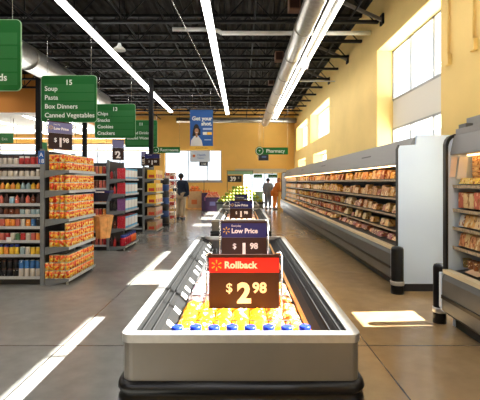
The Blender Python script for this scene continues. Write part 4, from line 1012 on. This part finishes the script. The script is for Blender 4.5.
def person(label, loc, rz, h, top_m, leg_m, hair_m, skin_m, pose):
    t = thing('person', label, 'person', loc, rz)
    # local frame: facing -y, height scaled to h; coordinates for 1.75 m
    k = h/1.75
    P = {'pelvis': (0, 0, .93), 'waist': (0, 0, 1.08), 'chest': (0, .01, 1.28), 'neck': (0, .0, 1.47), 'headb': (0, -.01, 1.56), 'head': (0, -.015, 1.645),
         'shL': (.20, 0, 1.42), 'shR': (-.20, 0, 1.42), 'elL': (.25, .02, 1.14), 'elR': (-.25, .02, 1.14), 'haL': (.25, -.10, .90), 'haR': (-.25, -.10, .90),
         'hiL': (.09, 0, .90), 'hiR': (-.09, 0, .90), 'knL': (.11, -.02, .49), 'knR': (-.10, -.02, .49), 'anL': (.11, .03, .09), 'anR': (-.11, .03, .09), 'toL': (.13, -.13, .035), 'toR': (-.13, -.13, .035)}
    P.update(pose)
    P = {n: tuple(c*k for c in v) for n, v in P.items()}
    def ch(names, edges, rads):
        ix = {n: i for i, n in enumerate(names)}
        return [P[n] for n in names], [(ix[a], ix[b]) for a, b in edges], [tuple(c*k for c in r) if isinstance(r, tuple) else r*k for r in rads]
    nm = ['pelvis', 'waist', 'chest', 'neck', 'headb', 'head', 'shL', 'shR', 'elL', 'elR', 'haL', 'haR', 'hiL', 'hiR', 'knL', 'knR', 'anL', 'anR', 'toL', 'toR']
    ed = [('pelvis', 'waist'), ('waist', 'chest'), ('chest', 'neck'), ('neck', 'headb'), ('headb', 'head'), ('chest', 'shL'), ('chest', 'shR'), ('shL', 'elL'), ('elL', 'haL'), ('shR', 'elR'), ('elR', 'haR'),
          ('pelvis', 'hiL'), ('pelvis', 'hiR'), ('hiL', 'knL'), ('hiR', 'knR'), ('knL', 'anL'), ('knR', 'anR'), ('anL', 'toL'), ('anR', 'toR')]
    rd = [.12, .11, .12, .05, .065, .09, .055, .055, .04, .04, .026, .026, .085, .085, .06, .06, .04, .04, .03, .03]
    skinned('body', ch(nm, ed, rd), skin_m, t, 1)
    # hands with fingers
    for s, hnd, el in ((1, 'haL', 'elL'), (-1, 'haR', 'elR')):
        a = Vector(P[hnd]); d = (a-Vector(P[el])).normalized(); side = Vector((0, 1, 0)) if abs(d.y) < .8 else Vector((1, 0, 0))
        u = (side-d*side.dot(d)).normalized(); hb = MB(); w_ = d.cross(u)
        hb.ball(tuple(a+d*.04*k), .035*k, .035*k, .04*k, 8, 6)
        for fi in range(4):
            o_ = a+d*.07*k+u*(fi-1.5)*.019*k; ln = (.065, .078, .073, .055)[fi]*k
            m_ = o_+d*ln*.55; e_ = m_+d*ln*.4+w_*.02*k
            hb.tube(o_, m_, .009*k, 6, .008*k).tube(m_, e_, .008*k, 6, .006*k)
        o_ = a+d*.03*k-u*.03*k; hb.tube(o_, o_-u*.025*k+d*.035*k, .010*k, 6, .009*k).tube(o_-u*.025*k+d*.035*k, o_-u*.028*k+d*.06*k, .009*k, 6, .007*k)
        hb.build('hand', skin_m, t)
    tn = ['waist', 'chest', 'shL', 'shR', 'elL', 'elR', 'haL', 'haR', 'pelvis', 'neck']
    te = [('waist', 'chest'), ('chest', 'shL'), ('chest', 'shR'), ('shL', 'elL'), ('shR', 'elR'), ('elL', 'haL'), ('elR', 'haR'), ('waist', 'pelvis'), ('chest', 'neck')]
    skinned('jacket', ch(tn, te, [(.25, .18), (.27, .20), .13, .13, .10, .10, .07, .07, (.24, .18), .10]), top_m, t, 1)
    ln_ = ['pelvis', 'hiL', 'hiR', 'knL', 'knR', 'anL', 'anR']
    skinned('trousers', ch(ln_, [('pelvis', 'hiL'), ('pelvis', 'hiR'), ('hiL', 'knL'), ('hiR', 'knR'), ('knL', 'anL'), ('knR', 'anR')], [(.20, .16), .145, .145, .115, .115, .095, .095]), leg_m, t, 1)
    for a in ('L', 'R'):
        x, y, z = P['an'+a]; MB().box(x-.045*k, x+.045*k, y-.20*k, y+.06*k, 0, .07*k).build('shoe', M_BLK2, t, .015)
    hx, hy, hz_ = P['head']
    MB().ball((hx, hy+.02*k, hz_+.015*k), .108*k, .112*k, .112*k, 14, 10).build('hair', hair_m, t)
    f = MB()
    for sx in (-1, 1): f.ball((hx+sx*.035*k, hy-.085*k, hz_-.01*k), .011*k, .006*k, .008*k, 8, 6)
    f.build('eyes', M_BLACK, t)
    MB().prism([(hx-.014*k, hz_-.05*k), (hx+.014*k, hz_-.05*k), (hx, hz_+.005*k)], hy-.105*k, hy-.08*k).build('nose', skin_m, t)
    MB().box(hx-.024*k, hx+.024*k, hy-.093*k, hy-.075*k, hz_-.075*k, hz_-.067*k).build('mouth', M_BROWN, t)
    for sx in (-1, 1): MB().ball((hx+sx*.098*k, hy+.005*k, hz_-.015*k), .012*k, .02*k, .03*k, 8, 6).build('ear', skin_m, t)
    return t
person('person in a navy jacket and khaki trousers walking away beside the wire rack', ((181-CX)*16.3/F, 16.3, 0), PI-.25, 1.84, M_NAVY, M_KHAKI, M_HAIR, M_SKIN,
       {'knL': (.11, -.10, .50), 'anL': (.11, .02, .09), 'knR': (-.10, .03, .49), 'anR': (-.11, .12, .10)})
person('person in orange clothing leaning towards the farthest wall fridge', ((274.5-CX)*21.6/F, 21.6, 0), PI/2, 1.75, M_ORNG, M_ORNG, mat('hair_auburn', (.35, .10, .02), .7), M_SKIN,
       {'chest': (0, -.12, 1.25), 'neck': (0, -.20, 1.42), 'headb': (0, -.23, 1.50), 'head': (0, -.26, 1.60), 'shL': (.17, -.17, 1.36), 'shR': (-.17, -.17, 1.36), 'elL': (.2, -.22, 1.10), 'elR': (-.2, -.22, 1.10), 'haL': (.2, -.36, 1.0), 'haR': (-.2, -.36, 1.0), 'waist': (0, -.04, 1.08)})
person('distant person in grey standing in the far doorway', ((268-CX)*22.3/F, 22.3, 0), .2, 1.7, M_GREY, M_GREY, M_HAIR, M_SKIN, {})

# ------------------------------------------------------------------ light, world, camera
sun = bpy.data.lights.new('sun', 'SUN'); so = bpy.data.objects.new('sun', sun); COL.objects.link(so)
dv = Vector((-1, -.06, -.857)).normalized(); so.rotation_euler = dv.to_track_quat('-Z', 'Y').to_euler()
sun.energy = 46; sun.angle = math.radians(.5); sun.color = (1, .96, .88)
wd = bpy.data.worlds.new('sky'); scene.world = wd; wd.use_nodes = True
bg = wd.node_tree.nodes['Background']; bg.inputs[0].default_value = (.88, .94, 1, 1); bg.inputs[1].default_value = 1.7
cam = bpy.data.cameras.new('camera'); co = bpy.data.objects.new('camera', cam); COL.objects.link(co)
cam.sensor_width = 36; cam.sensor_fit = 'HORIZONTAL'; cam.lens = 36*F/480
cam.shift_x = -(CX-240)/480; cam.shift_y = -(200-HY)/480
co.location = (0, 0, EYE); co.rotation_euler = (PI/2, 0, 0); cam.clip_end = 300; cam.clip_start = .05
scene.camera = co
vs = scene.view_settings; vs.view_transform = 'Standard'; vs.look = 'None'; vs.exposure = .32; vs.gamma = 1; vs.use_curve_mapping = False
scene.cycles.max_bounces = 8; scene.cycles.diffuse_bounces = 4; scene.cycles.transparent_max_bounces = 12
scene.cycles.sample_clamp_indirect = 6; scene.cycles.use_denoising = True
